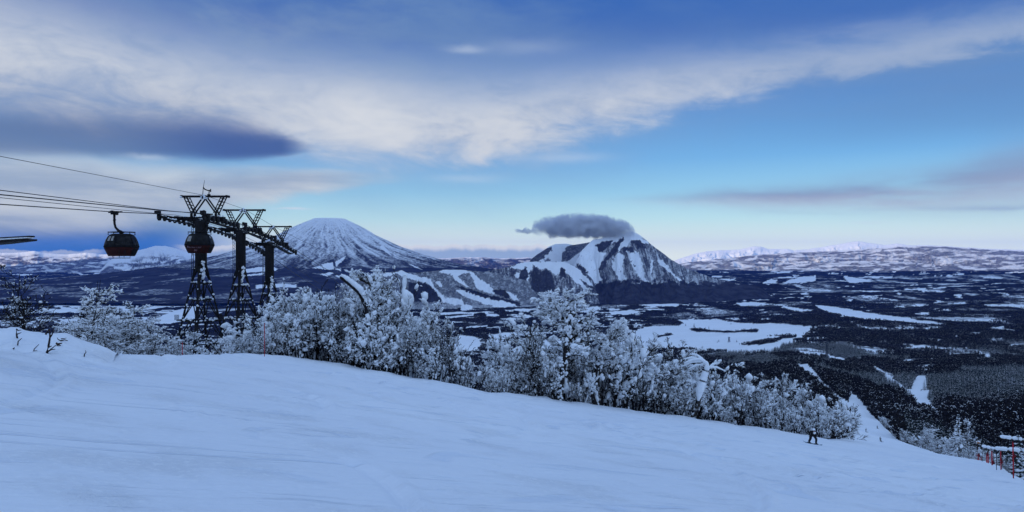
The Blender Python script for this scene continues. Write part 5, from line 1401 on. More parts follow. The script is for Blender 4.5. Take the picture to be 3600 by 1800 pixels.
def make_tower(y, zh, label, seed, mast=False):
    """One tower: four-legged lattice foot, round pole, cross arm, two sheave trains, lifting frame on top."""
    rng = np.random.default_rng(seed)
    zg = gz(LX, y) - 0.3
    root = tag(empty('gondola_tower', (LX, y, zg)), label, 'lift tower', 'gondola towers in line')
    hh = zh - zg                                       # head height above the foot
    zl = hh - 3.85                                     # top of the lattice
    # lattice legs: measured 2.13 m out, 7.5 m below their top; carried on to the ground
    out = lambda z: 0.42 + (zl - z) * 0.228
    legs = [(-1, 0), (1, 0), (0, -1), (0, 1)]
    q = 0.18
    cs, sn = math.cos(q), math.sin(q)
    dirs = [(a * cs - b * sn, a * sn + b * cs) for a, b in legs]
    P = lambda d, z: (d[0] * out(z), d[1] * out(z), z)
    for i, d in enumerate(dirs):
        m = MB(); w = 0.24 if i == 2 else 0.135
        m.bar(P(d, zl), P(d, max(0, zl - 3.6)), w * 0.8); m.bar(P(d, max(0, zl - 3.6)), P(d, 0), w)
        m.build('leg', m_steel, root)
    levels = [zl - 0.15, zl - 1.4, zl - 2.75, zl - 4.5, zl - 6.3]
    levels = [l for l in levels if l > 0.4]
    order = [0, 2, 1, 3]
    for k, z in enumerate(levels):
        m = MB()
        for i in range(4):
            a, b = dirs[order[i]], dirs[order[(i + 1) % 4]]
            m.bar(P(a, z), P(b, z), 0.085 if k != 3 else 0.12, 0.09)
        m.build('ring_beam', m_steel, root)
    zs = levels + [max(levels[-1] - 2.2, 0.1)]
    for k in range(len(zs) - 1):
        for i in range(4):
            a, b = dirs[order[i]], dirs[order[(i + 1) % 4]]
            top, bot = zs[k], zs[k + 1]
            mid = tuple((p + r) / 2 for p, r in zip(P(a, top), P(b, top)))
            m = MB(); m.bar(mid, P(a, bot), 0.065); m.bar(mid, P(b, bot), 0.065); m.build('brace', m_steel, root)
    # service platform with a little rail
    if len(levels) > 3:
        z = levels[3]; m = MB(); o = out(z)
        for sx in (-1, 1):
            m.box((sx * (o + 0.15), 0, z + 0.06), (0.55, 0.7, 0.08))
            for t in range(5): m.bar((sx * (o + 0.40) - 0.16 + t * 0.08, -0.33, z + 0.08), (sx * (o + 0.40) - 0.16 + t * 0.08, -0.33, z + 0.52), 0.03)
        m.build('platform', m_steel, root)
    m = MB(); m.bar((0, 0, zl - 0.4), (0, 0, hh - 0.15), 0.92, 0.92, 20); m.build('pole', m_steel, root)
    m = MB()                                            # ladder on the left of the pole
    for yy in (-0.17, 0.17): m.bar((-0.56, yy - 0.3, zl - 2.5), (-0.56, yy - 0.3, hh + 0.3), 0.035)
    for t in np.arange(zl - 2.4, hh + 0.2, 0.3): m.bar((-0.56, -0.47, t), (-0.56, -0.13, t), 0.025)
    m.build('ladder', m_steel, root)
    m = MB(); m.box((0, 0, hh + 0.02), (3.9, 0.42, 0.36)); m.box((0, 0, hh - 0.25), (1.1, 0.6, 0.3)); m.build('cross_arm', m_steel, root)
    # catwalks beside the sheaves
    for rx in (ROPE_L, ROPE_R):
        sx = rx - LX; side = 1 if sx > 0 else -1
        ys = np.linspace(-3.5, 3.5, 9)
        ya, yb = y + ys[0], y + ys[-1]
        za, zb = rope_z(rx, ya) - zg - 0.24, rope_z(rx, yb) - zg - 0.24
        zc_ = lambda yy: rope_z(rx, y + yy) - zg - 0.24
        t = MB()
        for a, b in zip(ys[:-1], ys[1:]): t.bar((sx - 0.16 * side, a, zc_(a) + 0.02), (sx - 0.16 * side, b, zc_(b) + 0.02), 0.12, 0.20)
        for a, b in ((-2.6, -0.9), (0.9, 2.6)): t.bar((sx - 0.2 * side, a, zc_(a) + 0.10), (sx - 0.2 * side, b, zc_(b) + 0.10), 0.18, 0.22)
        t.bar((sx - 0.2 * side, -1.2, zc_(-1.2) + 0.18), (sx - 0.2 * side, 1.2, zc_(1.2) + 0.18), 0.26, 0.26)
        tr = t.build('sheave_train', m_steel, root)
        for k, yy in enumerate(ys):
            w = MB(); big = 0.30 if k in (0, 8) else 0.225
            w.disc((sx, yy, zc_(yy) - (0.02 if big < 0.3 else -0.02)), (1, 0, 0), big, 0.11, 16)
            w.build('sheave', m_rubber, tr)
        if True:
            e = MB(); e.box((sx, -3.75, zc_(-3.5) + 0.34), (0.3, 0.5, 0.26)); e.bar((sx, -3.75, zc_(-3.5) + 0.2), (sx, -3.5, zc_(-3.5)), 0.12); e.build('rope_catcher', m_steel, tr)
        c = MB(); cx = sx - 0.62 * side
        for a, b in zip(ys[:-1], ys[1:]): c.bar((cx, a, zc_(a) - 0.18), (cx, b, zc_(b) - 0.18), 0.5, 0.05)
        for yy in ys[::2]: c.bar((cx - 0.2 * side, yy, zc_(yy) - 0.15), (sx - 0.2 * side, yy, zc_(yy) - 0.05), 0.06)
        c.build('catwalk', m_steel, root)
        s = MB()
        for yy in np.linspace(-3.3, 3.3, 26):
            s.lumps(rng, [(cx + rng.uniform(-0.2, 0.2), yy, zc_(yy) - 0.10)], 0.09)
            if rng.random() < 0.8: s.lumps(rng, [(sx - 0.16 * side, yy, zc_(yy) + 0.14)], 0.06)
        s.build('clinging_snow', m_rime, root)['kind'] = 'stuff'
    # lifting frame: two wide W trusses side by side, ladder-like outer legs
    fx, zt, zb_ = 0.35, hh + 1.88, hh + 0.46
    for yy in (-0.32, 0.32):
        m = MB()
        m.bar((fx - 1.88, yy, zt), (fx + 1.88, yy, zt), 0.11, 0.12)
        for sx in (-1, 1):
            m.bar((fx + sx * 1.66, yy, zt), (fx + sx * 1.0, yy, zb_), 0.075)
            m.bar((fx, yy, zt), (fx + sx * 1.0, yy, zb_), 0.10)
            m.bar((fx + sx * 1.42, yy, zt - 0.05), (fx + sx * 0.80, yy, zb_ + 0.05), 0.06)
            for t in np.linspace(0.12, 0.88, 5):
                a = (fx + sx * (1.66 - 0.66 * t), yy, zt + (zb_ - zt) * t); m.bar(a, (a[0] - sx * 0.2, yy, a[2]), 0.07)
            m.bar((fx + sx * 1.0, yy, zb_), (fx + sx * 1.0, yy, hh + 0.15), 0.16)
        m.build('lifting_frame', m_steel, root)
    m = MB()
    for xx in (-1.85, 0, 1.85): m.bar((fx + xx, -0.34, zt), (fx + xx, 0.34, zt), 0.14, 0.18)
    for xx in (-0.5, 0.35): 
        for d in (0, 0.16): m.bar((xx + d, -0.45, hh + 0.2), (xx + d, -0.45, hh + 0.72), 0.035)
        m.bar((xx, -0.45, hh + 0.72), (xx + 0.16, -0.45, hh + 0.72), 0.035)
    m.build('cross_tie', m_steel, root)
    s = MB()                                            # snow caught on the steel
    s.lumps(rng, [(fx + rng.uniform(-0.25, 0.25), -0.35, zt + rng.uniform(-0.25, 0.10)) for _ in range(9)], 0.10)
    s.lumps(rng, [(fx - 1.85, -0.33, zt - 0.06)], 0.10)
    s.lumps(rng, [(0.30 + rng.uniform(-0.06, 0.14), -0.36 + rng.uniform(-0.1, 0.05), z) for z in np.linspace(zl - 1.0, zl + 0.45, 14)], 0.15)
    for z, pr in zip(levels, (0.5, 0.7, 0.8, 1.0, 1.0)):
        for i in range(4):
            a, b = dirs[order[i]], dirs[order[(i + 1) % 4]]
            for t in np.linspace(0.03, 0.97, 12):
                if rng.random() < 0.5 * pr: s.lumps(rng, [tuple(p * (1 - t) + r * t + (0.1 if j == 2 else 0) for j, (p, r) in enumerate(zip(P(a, z), P(b, z))))], 0.07 + 0.035 * pr)
            for t in np.linspace(0, 1, 4):
                if rng.random() < 0.35 * pr:
                    d = dirs[order[i]]; zz = z - t * 1.4
                    if zz > 0: s.lumps(rng, [tuple(c + w for c, w in zip(P(d, zz), (0.05, -0.08, 0)))], 0.07 * pr + 0.04)
    s.lumps(rng, [(rng.uniform(-1.9, 1.9), -0.15, hh + 0.24) for _ in range(16)], 0.08)
    s.build('clinging_snow', m_rime, root)['kind'] = 'stuff'
    if mast:
        m = MB(); m.path([(fx - 0.22, 0, zt), (fx - 0.16, 0, zt + 0.75), (fx - 0.05, 0, zt + 1.34)], [0.03, 0.024, 0.012]); mo = m.build('lightning_rod', m_steel, root)
        m = MB(); m.path([(fx - 0.17, 0, zt + 0.74), (fx - 0.02, 0, zt + 0.58), (fx + 0.2, 0, zt + 0.50), (fx + 0.44, 0, zt + 0.50)], [0.05, 0.055, 0.05, 0.045])
        m.bar((fx + 0.44, 0, zt + 0.36), (fx + 0.44, 0, zt + 0.62), 0.07); m.bar((fx + 0.32, 0, zt + 0.48), (fx + 0.30, 0, zt + 0.1), 0.06); m.disc((fx + 0.30, 0, zt + 0.14), (0, 0, 1), 0.13, 0.1, 10)
        m.build('wind_gauge', m_steel, root)
    return root
make_tower(60.2, 3.02, 'nearest and tallest gondola tower, with a lightning rod and wind gauge on top', 1, True)
make_tower(69.0, 2.45, 'second gondola tower, between the nearest and the farthest', 2)
make_tower(77.2, 1.22, 'third gondola tower, farthest down the line and half sunk behind the shrubs', 3)

def cable(name, pts, r, label):
    m = MB(); P = np.array(pts, float); t = np.linspace(0, len(P) - 1, (len(P) - 1) * 4 + 1)
    m.path(np.stack([np.interp(t, np.arange(len(P)), P[:, k]) for k in range(3)], -1), r, 5)
    return tag(m.build(name, m_cable), label, 'cable')
cable('haul_rope', [(ROPE_L, y, z) for y, z in ROPES[ROPE_L]], 0.030, 'lower haul rope from which the left gondola cabin hangs')
cable('haul_rope', [(ROPE_R, y, z) for y, z in ROPES[ROPE_R]], 0.030, 'haul rope on the far side of the towers, carrying the cabin by the pole')
cable('signal_cable', [(LX + 0.35 + dx, y, z) for dx, y, z in ((0.2, -20, 4.5), (0.1, 15, 4.7), (0, 36.3, 4.92), (0, 60.2, 4.98), (0, 69, 4.42), (0, 77.2, 3.18), (0.2, 110, -1.0), (0.3, 180, -18))], 0.016, 'thin signal cable strung over the tops of the three towers')
cable('power_cable', [(ROPE_R - 0.6, y, z) for y, z in ((-20, 3.0), (15, 3.05), (34, 3.14), (50, 3.2), (58, 3.3), (60.2, 3.2), (69, 2.6), (77.2, 1.4), (100, -3.2), (140, -12), (190, -25))], 0.022, 'upper dark cable of the bundle running in from the left edge')
cable('power_cable', [(ROPE_L + 0.7, y, z) for y, z in ((-20, 2.6), (15, 2.8), (36, 3.02), (50, 3.14), (58, 3.24), (60.2, 3.14), (69, 2.5), (77.2, 1.3), (100, -3.6), (140, -12), (190, -25))], 0.018, 'middle thin cable of the bundle running in from the left edge')

def make_cabin(rx, y, zr, side, label, text):
    """Eight-seat cabin hung from the rope by a bent arm; side = where the arm bends to."""
    root = tag(empty('gondola_cabin', (rx, y, zr - 3.2)), label, 'gondola cabin', 'gondola cabins on the rope')
    ox = 0.50 * side
    W, Dp, Ht = 1.02, 0.86, 1.54
    z0 = 3.2 - 1.50 - Ht
    prof = [(0.0, 0.74), (0.06, 0.80), (0.22, 0.90), (0.34, 0.985), (0.42, 1.0), (0.50, 0.985), (0.70, 0.90), (0.86, 0.79), (0.95, 0.68), (1.0, 0.50)]
    def ring(f, s, n=28, ex=3.2):
        out = []
        for k in range(n):
            t = k / n * 2 * math.pi; c, si = math.cos(t), math.sin(t)
            out.append((ox + W * s * math.copysign(abs(c) ** (2 / ex), c), Dp * s * math.copysign(abs(si) ** (2 / ex), si), z0 + Ht * f))
        return out
    sc = lambda f: float(np.interp(f, [a for a, _ in prof], [b for _, b in prof]))
    m = MB(); m.loft([ring(f, sc(f)) for f in (0.0, 0.06, 0.22, 0.34, 0.415)]); body = m.build('lower_shell', m_red, root)
    m = MB(); m.loft([ring(f, sc(f) + 0.004) for f in (0.41, 0.5, 0.6, 0.7, 0.8, 0.88, 0.95, 1.0)]); m.build('upper_shell', m_black, root)
    m = MB(); m.loft([ring(0.40, sc(0.40) + 0.02), ring(0.425, sc(0.425) + 0.028), ring(0.445, sc(0.445) + 0.02)], False); m.build('belt_trim', m_black, root)
    # panes set just proud of the shell on all four sides
    def pane(name, mat, ax, a0, a1, f0, f1, parent=root, proud=0.012):
        V, nx, nz = [], 6, 6
        for j in range(nz):
            f = f0 + (f1 - f0) * j / (nz - 1); s = sc(f)
            for i in range(nx):
                a = a0 + (a1 - a0) * i / (nx - 1)
                if ax[0] == 'x':
                    h = (Dp * s); yy = a * h; xx = W * s * max(0.0, 1 - abs(a) ** 3.2) ** (1 / 3.2) * (1 if ax[1] == '+' else -1); xx += proud * (1 if ax[1] == '+' else -1)
                else:
                    h = (W * s); xx = a * h; yy = Dp * s * max(0.0, 1 - abs(a) ** 3.2) ** (1 / 3.2) * (1 if ax[1] == '+' else -1); yy += proud * (1 if ax[1] == '+' else -1)
                V.append((ox + xx, yy, z0 + Ht * f))
        m = MB(); m.add(V, [(j * nx + i, j * nx + i + 1, (j + 1) * nx + i + 1, (j + 1) * nx + i) for j in range(nz - 1) for i in range(nx - 1)], True)
        return m.build(name, mat, parent)
    pane('window', m_glass, 'y-', -0.86, -0.06, 0.47, 0.93); pane('window', m_glass, 'y-', 0.10, 0.86, 0.47, 0.93)
    pane('window', m_glass, 'y+', -0.86, -0.06, 0.47, 0.93); pane('window', m_glass, 'y+', 0.06, 0.86, 0.47, 0.93)
    for sx in 'x+', 'x-':
        d = pane('door', m_black, sx, -0.50, 0.50, 0.05, 0.92, proud=0.014)
        for a in (-0.46, 0.04): pane('window', m_glass, sx, a, a + 0.42, 0.48, 0.90, d, 0.024)
        pane('window', m_glass, sx, -0.88, -0.56, 0.48, 0.90); pane('window', m_glass, sx, 0.56, 0.88, 0.48, 0.90)
    for a0, a1, f0, f1 in (((-0.62, -0.44, 0.68, 0.88), (-0.34, -0.17, 0.68, 0.88)) if not text else ((-0.70, -0.36, 0.60, 0.86),)): pane('seat_back', m_frost, 'y-', a0, a1, f0, f1, proud=0.020)
    if text:
        for a0, a1, f0, f1 in ((-0.30, 0.0, 0.76, 0.87), (0.26, 0.48, 0.66, 0.86), (0.26, 0.48, 0.50, 0.64)): pane('seat_back', m_frost, 'x+', a0, a1, f0, f1, proud=0.034)
    m = MB()                                            # roof rails and arm foot
    for yy in (-0.34, 0.34):
        m.path([(ox - 0.74, yy, z0 + Ht * 0.94), (ox - 0.74, yy, z0 + Ht + 0.10), (ox, yy, z0 + Ht + 0.13), (ox + 0.74, yy, z0 + Ht + 0.10), (ox + 0.74, yy, z0 + Ht * 0.94)], 0.038)
    for xx in (-0.74, 0, 0.74): m.bar((ox + xx, -0.36, z0 + Ht + 0.11), (ox + xx, 0.36, z0 + Ht + 0.11), 0.06)
    m.build('roof_rail', m_steel, root)
    m = MB(); zt = z0 + Ht
    m.path([(0, 0, 3.16), (0.0, 0, 2.75), (0.01 * side, 0, 2.42), (0.08 * side, 0, 2.14), (0.26 * side, 0, 1.94), (0.44 * side, 0, 1.82), (ox, 0, zt + 0.02)], [0.085, 0.078, 0.075, 0.075, 0.085, 0.12, 0.20], 10)
    m.bar((-0.09, 0, 2.62), (0.12, 0, 2.66), 0.05); m.bar((0, -0.14, 2.60), (0, 0.12, 2.60), 0.05)
    m.build('hanger_arm', m_steel, root)
    m = MB(); m.box((0, 0, 3.20), (0.2, 0.78, 0.13)); m.box((0, 0.05, 3.11), (0.24, 0.44, 0.16))
    for yy in (-0.34, 0.30): m.disc((0.02, yy, 3.08), (1, 0, 0), 0.085, 0.12, 12)
    for yy in (-0.3, 0.34): m.disc((0.02, yy, 3.20), (1, 0, 0), 0.09, 0.12, 12)
    m.box((0.28, 0, 3.2), (0.5, 0.14, 0.10)); m.box((-0.22, 0, 3.18), (0.36, 0.12, 0.10))
    m.build('rope_grip', m_steel, root)
    m = MB()                                            # guard bar under the floor
    for yy in (-0.4, 0.4): m.path([(ox - 0.38, yy, z0 + 0.02), (ox - 0.38, yy, z0 - 0.13), (ox + 0.38, yy, z0 - 0.13), (ox + 0.38, yy, z0 + 0.02)], 0.026)
    m.build('guard_bar', m_steel, root)
    for k, xx in enumerate((0.26, 0.66)):
        m = MB(); m.bar((ox + xx, -Dp * 0.98, z0 + 0.12), (ox + xx + 0.05, -Dp * 1.01, z0 + 0.42), 0.035); m.build('ski_holder', m_steel, root)
    if text:
        for s, px_, z, sz in ((text[0], -0.62, z0 + 0.40, 0.26), (text[1], -0.10, z0 + 0.16, 0.24)):
            cu = bpy.data.curves.new('lettering', 'FONT'); cu.body = s; cu.size = sz; cu.extrude = 0.004
            cu.materials.append(m_letter)
            tmp = bpy.data.objects.new('lettering', cu); COL.objects.link(tmp)
            me = bpy.data.meshes.new_from_object(tmp.evaluated_get(bpy.context.evaluated_depsgraph_get())); bpy.data.objects.remove(tmp)
            t = link(bpy.data.objects.new('lettering', me), root); t.location = (ox + px_, -Dp * (0.955 if z > z0 + 0.3 else 0.885) - 0.035, z); t.rotation_euler = (R(90 - 17), 0, 0)
    return root
make_cabin(ROPE_L, 50.3, rope_z(ROPE_L, 50.3), 1, 'dark red gondola cabin hanging clear on the left, ahead of the towers', None)
make_cabin(ROPE_R, 57.0, rope_z(ROPE_R, 57.0), -1, 'dark red gondola cabin in front of the pole of the nearest tower', ('RUSUTSU', '80'))

# ------------------------------------------------------------------ flat roof tip reaching in from the left edge
def make_canopy():
    y = 15.0; k = y / F
    root = tag(empty('canopy', (-15.5, y + 0.2, gz(-15.5, y))), 'dark flat canopy tip with a pale snow strip, reaching in from the left edge', 'canopy')
    ox, oy, oz = root.location
    a, b = at(-700, 905, y), at(116, 842, y)
    for nm, dz, dy, w, h, mat, xe in (('roof_panel', 0.0, 0, 0.9, 0.055, m_steel, 0), ('snow_strip', 0.045, 0, 0.75, 0.035, m_rime, -0.06), ('upper_panel', 0.075, 0.05, 0.6, 0.04, m_black, -0.05)):
        V = []
        for t, tap in ((0, 1), (0.45, 1), (0.86, 0.8), (1.0, 0.3)):
            p = a.lerp(b, t); x = p.x - ox + xe * t; z = p.z - oz + dz - 0.01
            for sy, sz in ((-1, -1), (1, -1), (1, 1), (-1, 1)): V.append((x, dy - 0.2 + sy * w / 2 * tap, z + sz * h / 2 * (0.5 + 0.5 * tap)))
        m = MB(); m.add(V, [(i * 4 + j, i * 4 + (j + 1) % 4, i * 4 + 4 + (j + 1) % 4, i * 4 + 4 + j) for i in range(3) for j in range(4)] + [(3, 2, 1, 0), (12, 13, 14, 15)]); m.build(nm, mat, root)
    for xx in (0.0, 2.0):
        m = MB(); m.bar((xx - 0.1, -0.2, -0.2), (xx - 0.1, -0.2, 0.3 - oz - 0.25 * 0), 0.14, 0.14, 10)
        if xx == 0.0: m.build('post', m_steel, root)
make_canopy()

# ------------------------------------------------------------------ snow bank on the left with twigs
def build_bank():
    top = [(-700, 1150), (-200, 1152), (0, 1158), (60, 1154), (90, 1166), (140, 1172), (170, 1178), (205, 1172), (232, 1176), (262, 1192), (290, 1206), (318, 1218), (345, 1226), (368, 1236), (385, 1248), (400, 1258)]
    Yt = 21.0; n = 130
    px = np.linspace(-700, 402, n); u = (px - 1800) / F
    zt = (900 - np.interp(px, *np.array(top).T)) / F * Yt
    zt = zt + (fbm(px / 40, px * 0, 4, 171) - 0.5) * 0.10
    rows = []
    for f in np.linspace(-1, 1, 60):
        y = Yt + (5.0 if f > 0 else 3.4) * f
        g = ground_z(u, np.full(n, y)) - 0.25
        hgt = (0.5 + 0.5 * math.cos(math.pi * abs(f))) ** (0.62 if f < 0 else 0.8)
        x = u * Yt * (y / Yt) ** 0.9
        z = g + (zt + (y - Yt) * -0.02 - g) * hgt
        z = z + 0.14 * (fbm(x / 0.8, x * 0 + y / 0.7, 4, 173) - 0.5) * hgt + 0.30 * (fbm(x / 2.6, x * 0 + y / 2.0, 2, 177) - 0.5) * hgt * (1 - hgt ** 6)
        rows.append(np.stack([x, np.full(n, y), z], -1))
    V = np.stack(rows)
    me = mesh_np('snow_bank', V.reshape(-1, 3), grid_faces(60, n), m_piste, True)
    tag(link(bpy.data.objects.new('snow_bank', me)), kind='structure')
    return V
BANK = build_bank()
m_twig = plain('twig_bark', (0.030, 0.022, 0.022), 0.8, 0, 0.4, 20)
m_leaf = plain('dead_leaf', (0.045, 0.026, 0.018), 0.8, 0, 0.3, 20)
def bank_at(px, py):
    """Where the ray through a pixel meets the bank (nearest row crossing)."""
    u = (px - 1800) / F; v = (900 - py) / F
    B = BANK; best = None
    for r in range(B.shape[0]):
        row = B[r]; uu = row[:, 0] / row[:, 1]; z = np.interp(u, uu, row[:, 2]); y = row[0, 1]
        if z >= v * y: best = Vector((u * y, y, z)); break
    return best or at(px, py, 19.5)
def twig(name, label, cat, base, tips, r=0.016, mat=None, leaf=False):
    b = bank_at(*base); o = tag(empty(name, b), label, cat)
    for i, pts in enumerate(tips):
        m = MB(); P = []
        for j, (px, py) in enumerate(pts):
            y = b.y - 0.10 * j / len(pts) - 0.05; P.append(Vector(((px - 1800) / F * y, y, (900 - py) / F * y)) - b)
        if i == 0: P[0] = P[0] - Vector((0, -0.1, 0.12))
        m.path(P, np.linspace(r, r * 0.4, len(P)) if i == 0 else np.linspace(r * 0.6, r * 0.25, len(P)), 5)
        m.build('stem' if i == 0 else 'shoot', mat or m_twig, o)
    return o
S5 = lambda x, y: (x * 0.1941, 1100 + y * 0.1941)
tw = lambda l: [S5(*p) for p in l]
twig('sapling', 'tallest forked sapling sticking out of the snow bank', 'sapling', S5(820, 750), [tw([(820, 760), (850, 710), (880, 600), (900, 480), (905, 440), (900, 310), (898, 285)]), tw([(905, 450), (945, 390), (970, 310), (990, 255)]), tw([(860, 710), (930, 650), (1010, 585)]), tw([(880, 690), (930, 665), (1000, 655)]), tw([(885, 620), (935, 600)])], 0.035)
twig('dead_twig', 'dead twig with curled brown leaves beside the tallest sapling', 'twig', S5(1050, 600), [tw([(1015, 545), (1060, 560), (1120, 550)]), tw([(1020, 548), (1050, 605)]), tw([(1040, 560), (1100, 595)]), tw([(1020, 545), (1070, 575), (1085, 590)])], 0.035, m_leaf)
twig('dead_twig', 'arched dead twig above the curled leaves on the snow bank', 'twig', S5(1080, 520), [tw([(1075, 525), (1110, 500), (1170, 488), (1225, 505)]), tw([(1100, 503), (1050, 480), (1038, 450)]), tw([(1110, 470), (1160, 465), (1200, 455)])], 0.026, m_leaf)
twig('dead_twig', 'hooked twig near the left end of the snow bank top', 'twig', S5(280, 450), [tw([(280, 458), (300, 390), (300, 300)]), tw([(300, 390), (385, 355)]), tw([(298, 292), (330, 320), (380, 310)])], 0.03)
twig('dead_twig', 'straight thin twig lying on the left of the snow bank', 'twig', S5(270, 565), [tw([(265, 570), (330, 515), (395, 458)])], 0.02)
twig('dead_twig', 'short spiky twig low on the left of the snow bank', 'twig', S5(230, 650), [tw([(200, 660), (245, 645), (262, 628)]), tw([(225, 650), (270, 650)])], 0.022)
twig('dead_twig', 'forked thin twig in the lower middle of the snow bank', 'twig', S5(550, 715), [tw([(545, 718), (620, 655), (705, 570)]), tw([(580, 705), (640, 685), (675, 680)])], 0.018)
twig('dead_twig', 'curved twig at the lower right end of the snow bank', 'twig', S5(1480, 780), [tw([(1478, 780), (1530, 745), (1560, 715), (1548, 680)]), tw([(1370, 795), (1400, 790)])], 0.018)
twig('dead_twig', 'stubby forked twig on the crest of the snow bank', 'twig', S5(800, 390), [tw([(790, 380), (830, 385), (880, 310), (900, 285)])], 0.035)

# ------------------------------------------------------------------ red marker poles
m_pole = plain('marker_red', (0.42, 0.018, 0.03), 0.5, 0, 0.25, 4)
m_pad = plain('pad_dark_red', (0.14, 0.010, 0.014), 0.8, 0, 0.35, 6)
def pole(px, pyb, pyt, Y, label, pad=None, r=0.032, group=None, tilt=0.0):
    u = (px - 1800) / F; zb = (900 - pyb) / F * Y; zt = (900 - pyt) / F * Y
    z0 = min(gz(u * Y, Y) - 0.15, zb)
    o = tag(empty('marker_pole', (u * Y, Y, z0)), label, 'marker pole', group)
    o.rotation_euler = (0, tilt, 0)
    m = MB(); m.bar((0, 0, 0), (0, 0, zt - z0), 2 * r, 2 * r, 8); m.build('rod', m_pole, o)
    m = MB(); m.bar((0, 0, zt - z0 + 0.002), (0, 0, zt - z0 + 0.05), 2.6 * r, 2.6 * r, 8); m.build('rod_cap', m_pad, o)
    if pad:
        zp = (900 - pad) / F * Y - z0; m = MB()
        rr = 0.085 * Y / 45
        for k in range(4): m.box((0.03 * (k % 2) + 0.04, -0.04, zp + (k - 1.5) * rr * 0.62), (rr * (1.5 if k in (1, 2) else 1.0), rr * 0.9, rr * 0.6), Matrix.Rotation(0.3 * k - 0.4, 3, 'Y'))
        m.build('pad', m_pad, o)
    return o
for px, b, t, Y, pad, lab in ((3563, 1682, 1556, 43, 1602, 'tallest red pole at the right edge of the piste, with a dark pad'), (3519, 1671, 1583, 55, 1624, 'second red pole from the right, with a round dark pad'),
                              (3488, 1658, 1587, 63, 1626, 'third red pole from the right, with a ragged dark red pad'), (3474, 1657, 1600, 70, None, 'right one of the close pair of thin red poles'),
                              (3469, 1657, 1596, 72, 1597, 'left one of the close pair of thin red poles, tied at the top'), (3449, 1648, 1608, 86, None, 'single thin red pole left of the close pair'),
                              (3441, 1640, 1596, 92, 1600, 'taller red pole in the far cluster, with a dark red flag'), (3437, 1634, 1598, 100, None, 'orange red pole in the middle of the far cluster'), (3431, 1618, 1594, 112, 1606, 'leftmost faded red pole of the far cluster')):
    pole(px, b, t, Y, lab, pad, 0.034 if Y < 60 else 0.05, 'red poles along the right edge of the piste', random.uniform(-0.02, 0.02))
pole(930, 1249, 1138, 42.5, 'red pole standing alone at the crest in front of the shrubs right of the towers', None, 0.021)
pole(641, 1260, 1204, 33, 'short red pole in front of the left foot of the nearest gondola tower', None, 0.015)

# small board on a post in the far cluster
def sign_board():
    Y = 108.0; u = (3437 - 1800) / F; z0 = gz(u * Y, Y) - 0.2
    o = tag(empty('sign_board', (u * Y, Y, z0)), 'small pale orange board on a dark post behind the far red poles', 'sign')
    zt = (900 - 1556) / F * Y - z0
    m = MB(); m.bar((0, 0, 0), (0, 0, zt), 0.16, 0.16, 8); m.bar((-0.3, 0, zt - 1.5), (0.1, 0, zt - 0.3), 0.1); m.build('post', m_twig, o)
    m = MB(); m.box((0.05, -0.1, zt + 0.02), (0.52, 0.05, 0.22)); m.build('board', plain('board_orange', (0.42, 0.24, 0.16), 0.7), o)
    m = MB(); m.lumps(np.random.default_rng(3), [(-0.1, -0.08, zt + 0.17), (0.1, -0.08, zt + 0.18), (0.25, -0.08, zt + 0.16)], 0.13); m.build('snow_cap', m_rime, o)
sign_board()

# snow-loaded wooden rails behind the right-hand poles
def rail_fence():
    o = None
    runs = [((3516, 1540), (3640, 1556), 56.0), ((3452, 1572), (3500, 1582), 76.0), ((3496, 1582), (3640, 1592), 52.0)]
    rng = np.random.default_rng(8)
    for k, (a, b, Y) in enumerate(runs):
        A, B = at(*a, Y), at(*b, Y)
        o = tag(empty('snow_fence', (A.x, A.y, gz(A.x, A.y))), ('upper snow-loaded rail behind the tallest red pole', 'short snow-loaded rail behind the middle red poles', 'lower snow-loaded rail behind the tallest red pole')[k], 'fence')
        q = Vector(o.location)
        m = MB(); m.bar(A - q, B - q, 0.10, 0.12, 6); m.build('rail', m_twig, o)
        for t in (0.08, 0.5, 0.92):
            p = A.lerp(B, t) - q; m = MB(); g = gz(p.x + q.x, p.y + q.y) - q.z - 0.2; m.bar((p.x, p.y + 0.12, g), (p.x, p.y + 0.12, p.z + 0.05), 0.045, 0.045, 6); m.build('post', m_twig, o)
        n = 3
        for i in range(n):
            t0, t1 = i / n + 0.005, (i + 1) / n - 0.005 - 0.03 * (i == 1)
            pts = [tuple(A.lerp(B, t0 + (t1 - t0) * s) - q + Vector((0, 0, 0.13))) for s in (0, 0.15, 0.5, 0.85, 1)]
            p_, r_ = densify(pts, [0.07, 0.15, 0.11 + 0.06 * rng.random(), 0.16, 0.06], 4); lump_chain('snow_cap', p_, r_, m_rime, o, 50 + i + 5 * k)
rail_fence()

# ------------------------------------------------------------------ people
def fabric(name, col): return plain(name, col, 0.85, 0, 0.3, 12)
m_jacket = fabric('jacket_black', (0.014, 0.014, 0.016)); m_pants = fabric('trousers_black', (0.011, 0.011, 0.013))
m_white = fabric('cloth_white', (0.75, 0.76, 0.78)); m_board = plain('board_blue', (0.02, 0.06, 0.09), 0.35); m_boardtip = plain('board_pale', (0.20, 0.26, 0.30), 0.35); m_ski = plain('ski_dark', (0.03, 0.035, 0.05), 0.4)
m_helmet = plain('helmet_white', (0.72, 0.74, 0.78), 0.3); m_skin = plain('skin', (0.45, 0.28, 0.22), 0.6); m_goggle = plain('goggle', (0.02, 0.02, 0.03), 0.15); m_helmet_dark = plain('helmet_dark', (0.03, 0.03, 0.035), 0.4)

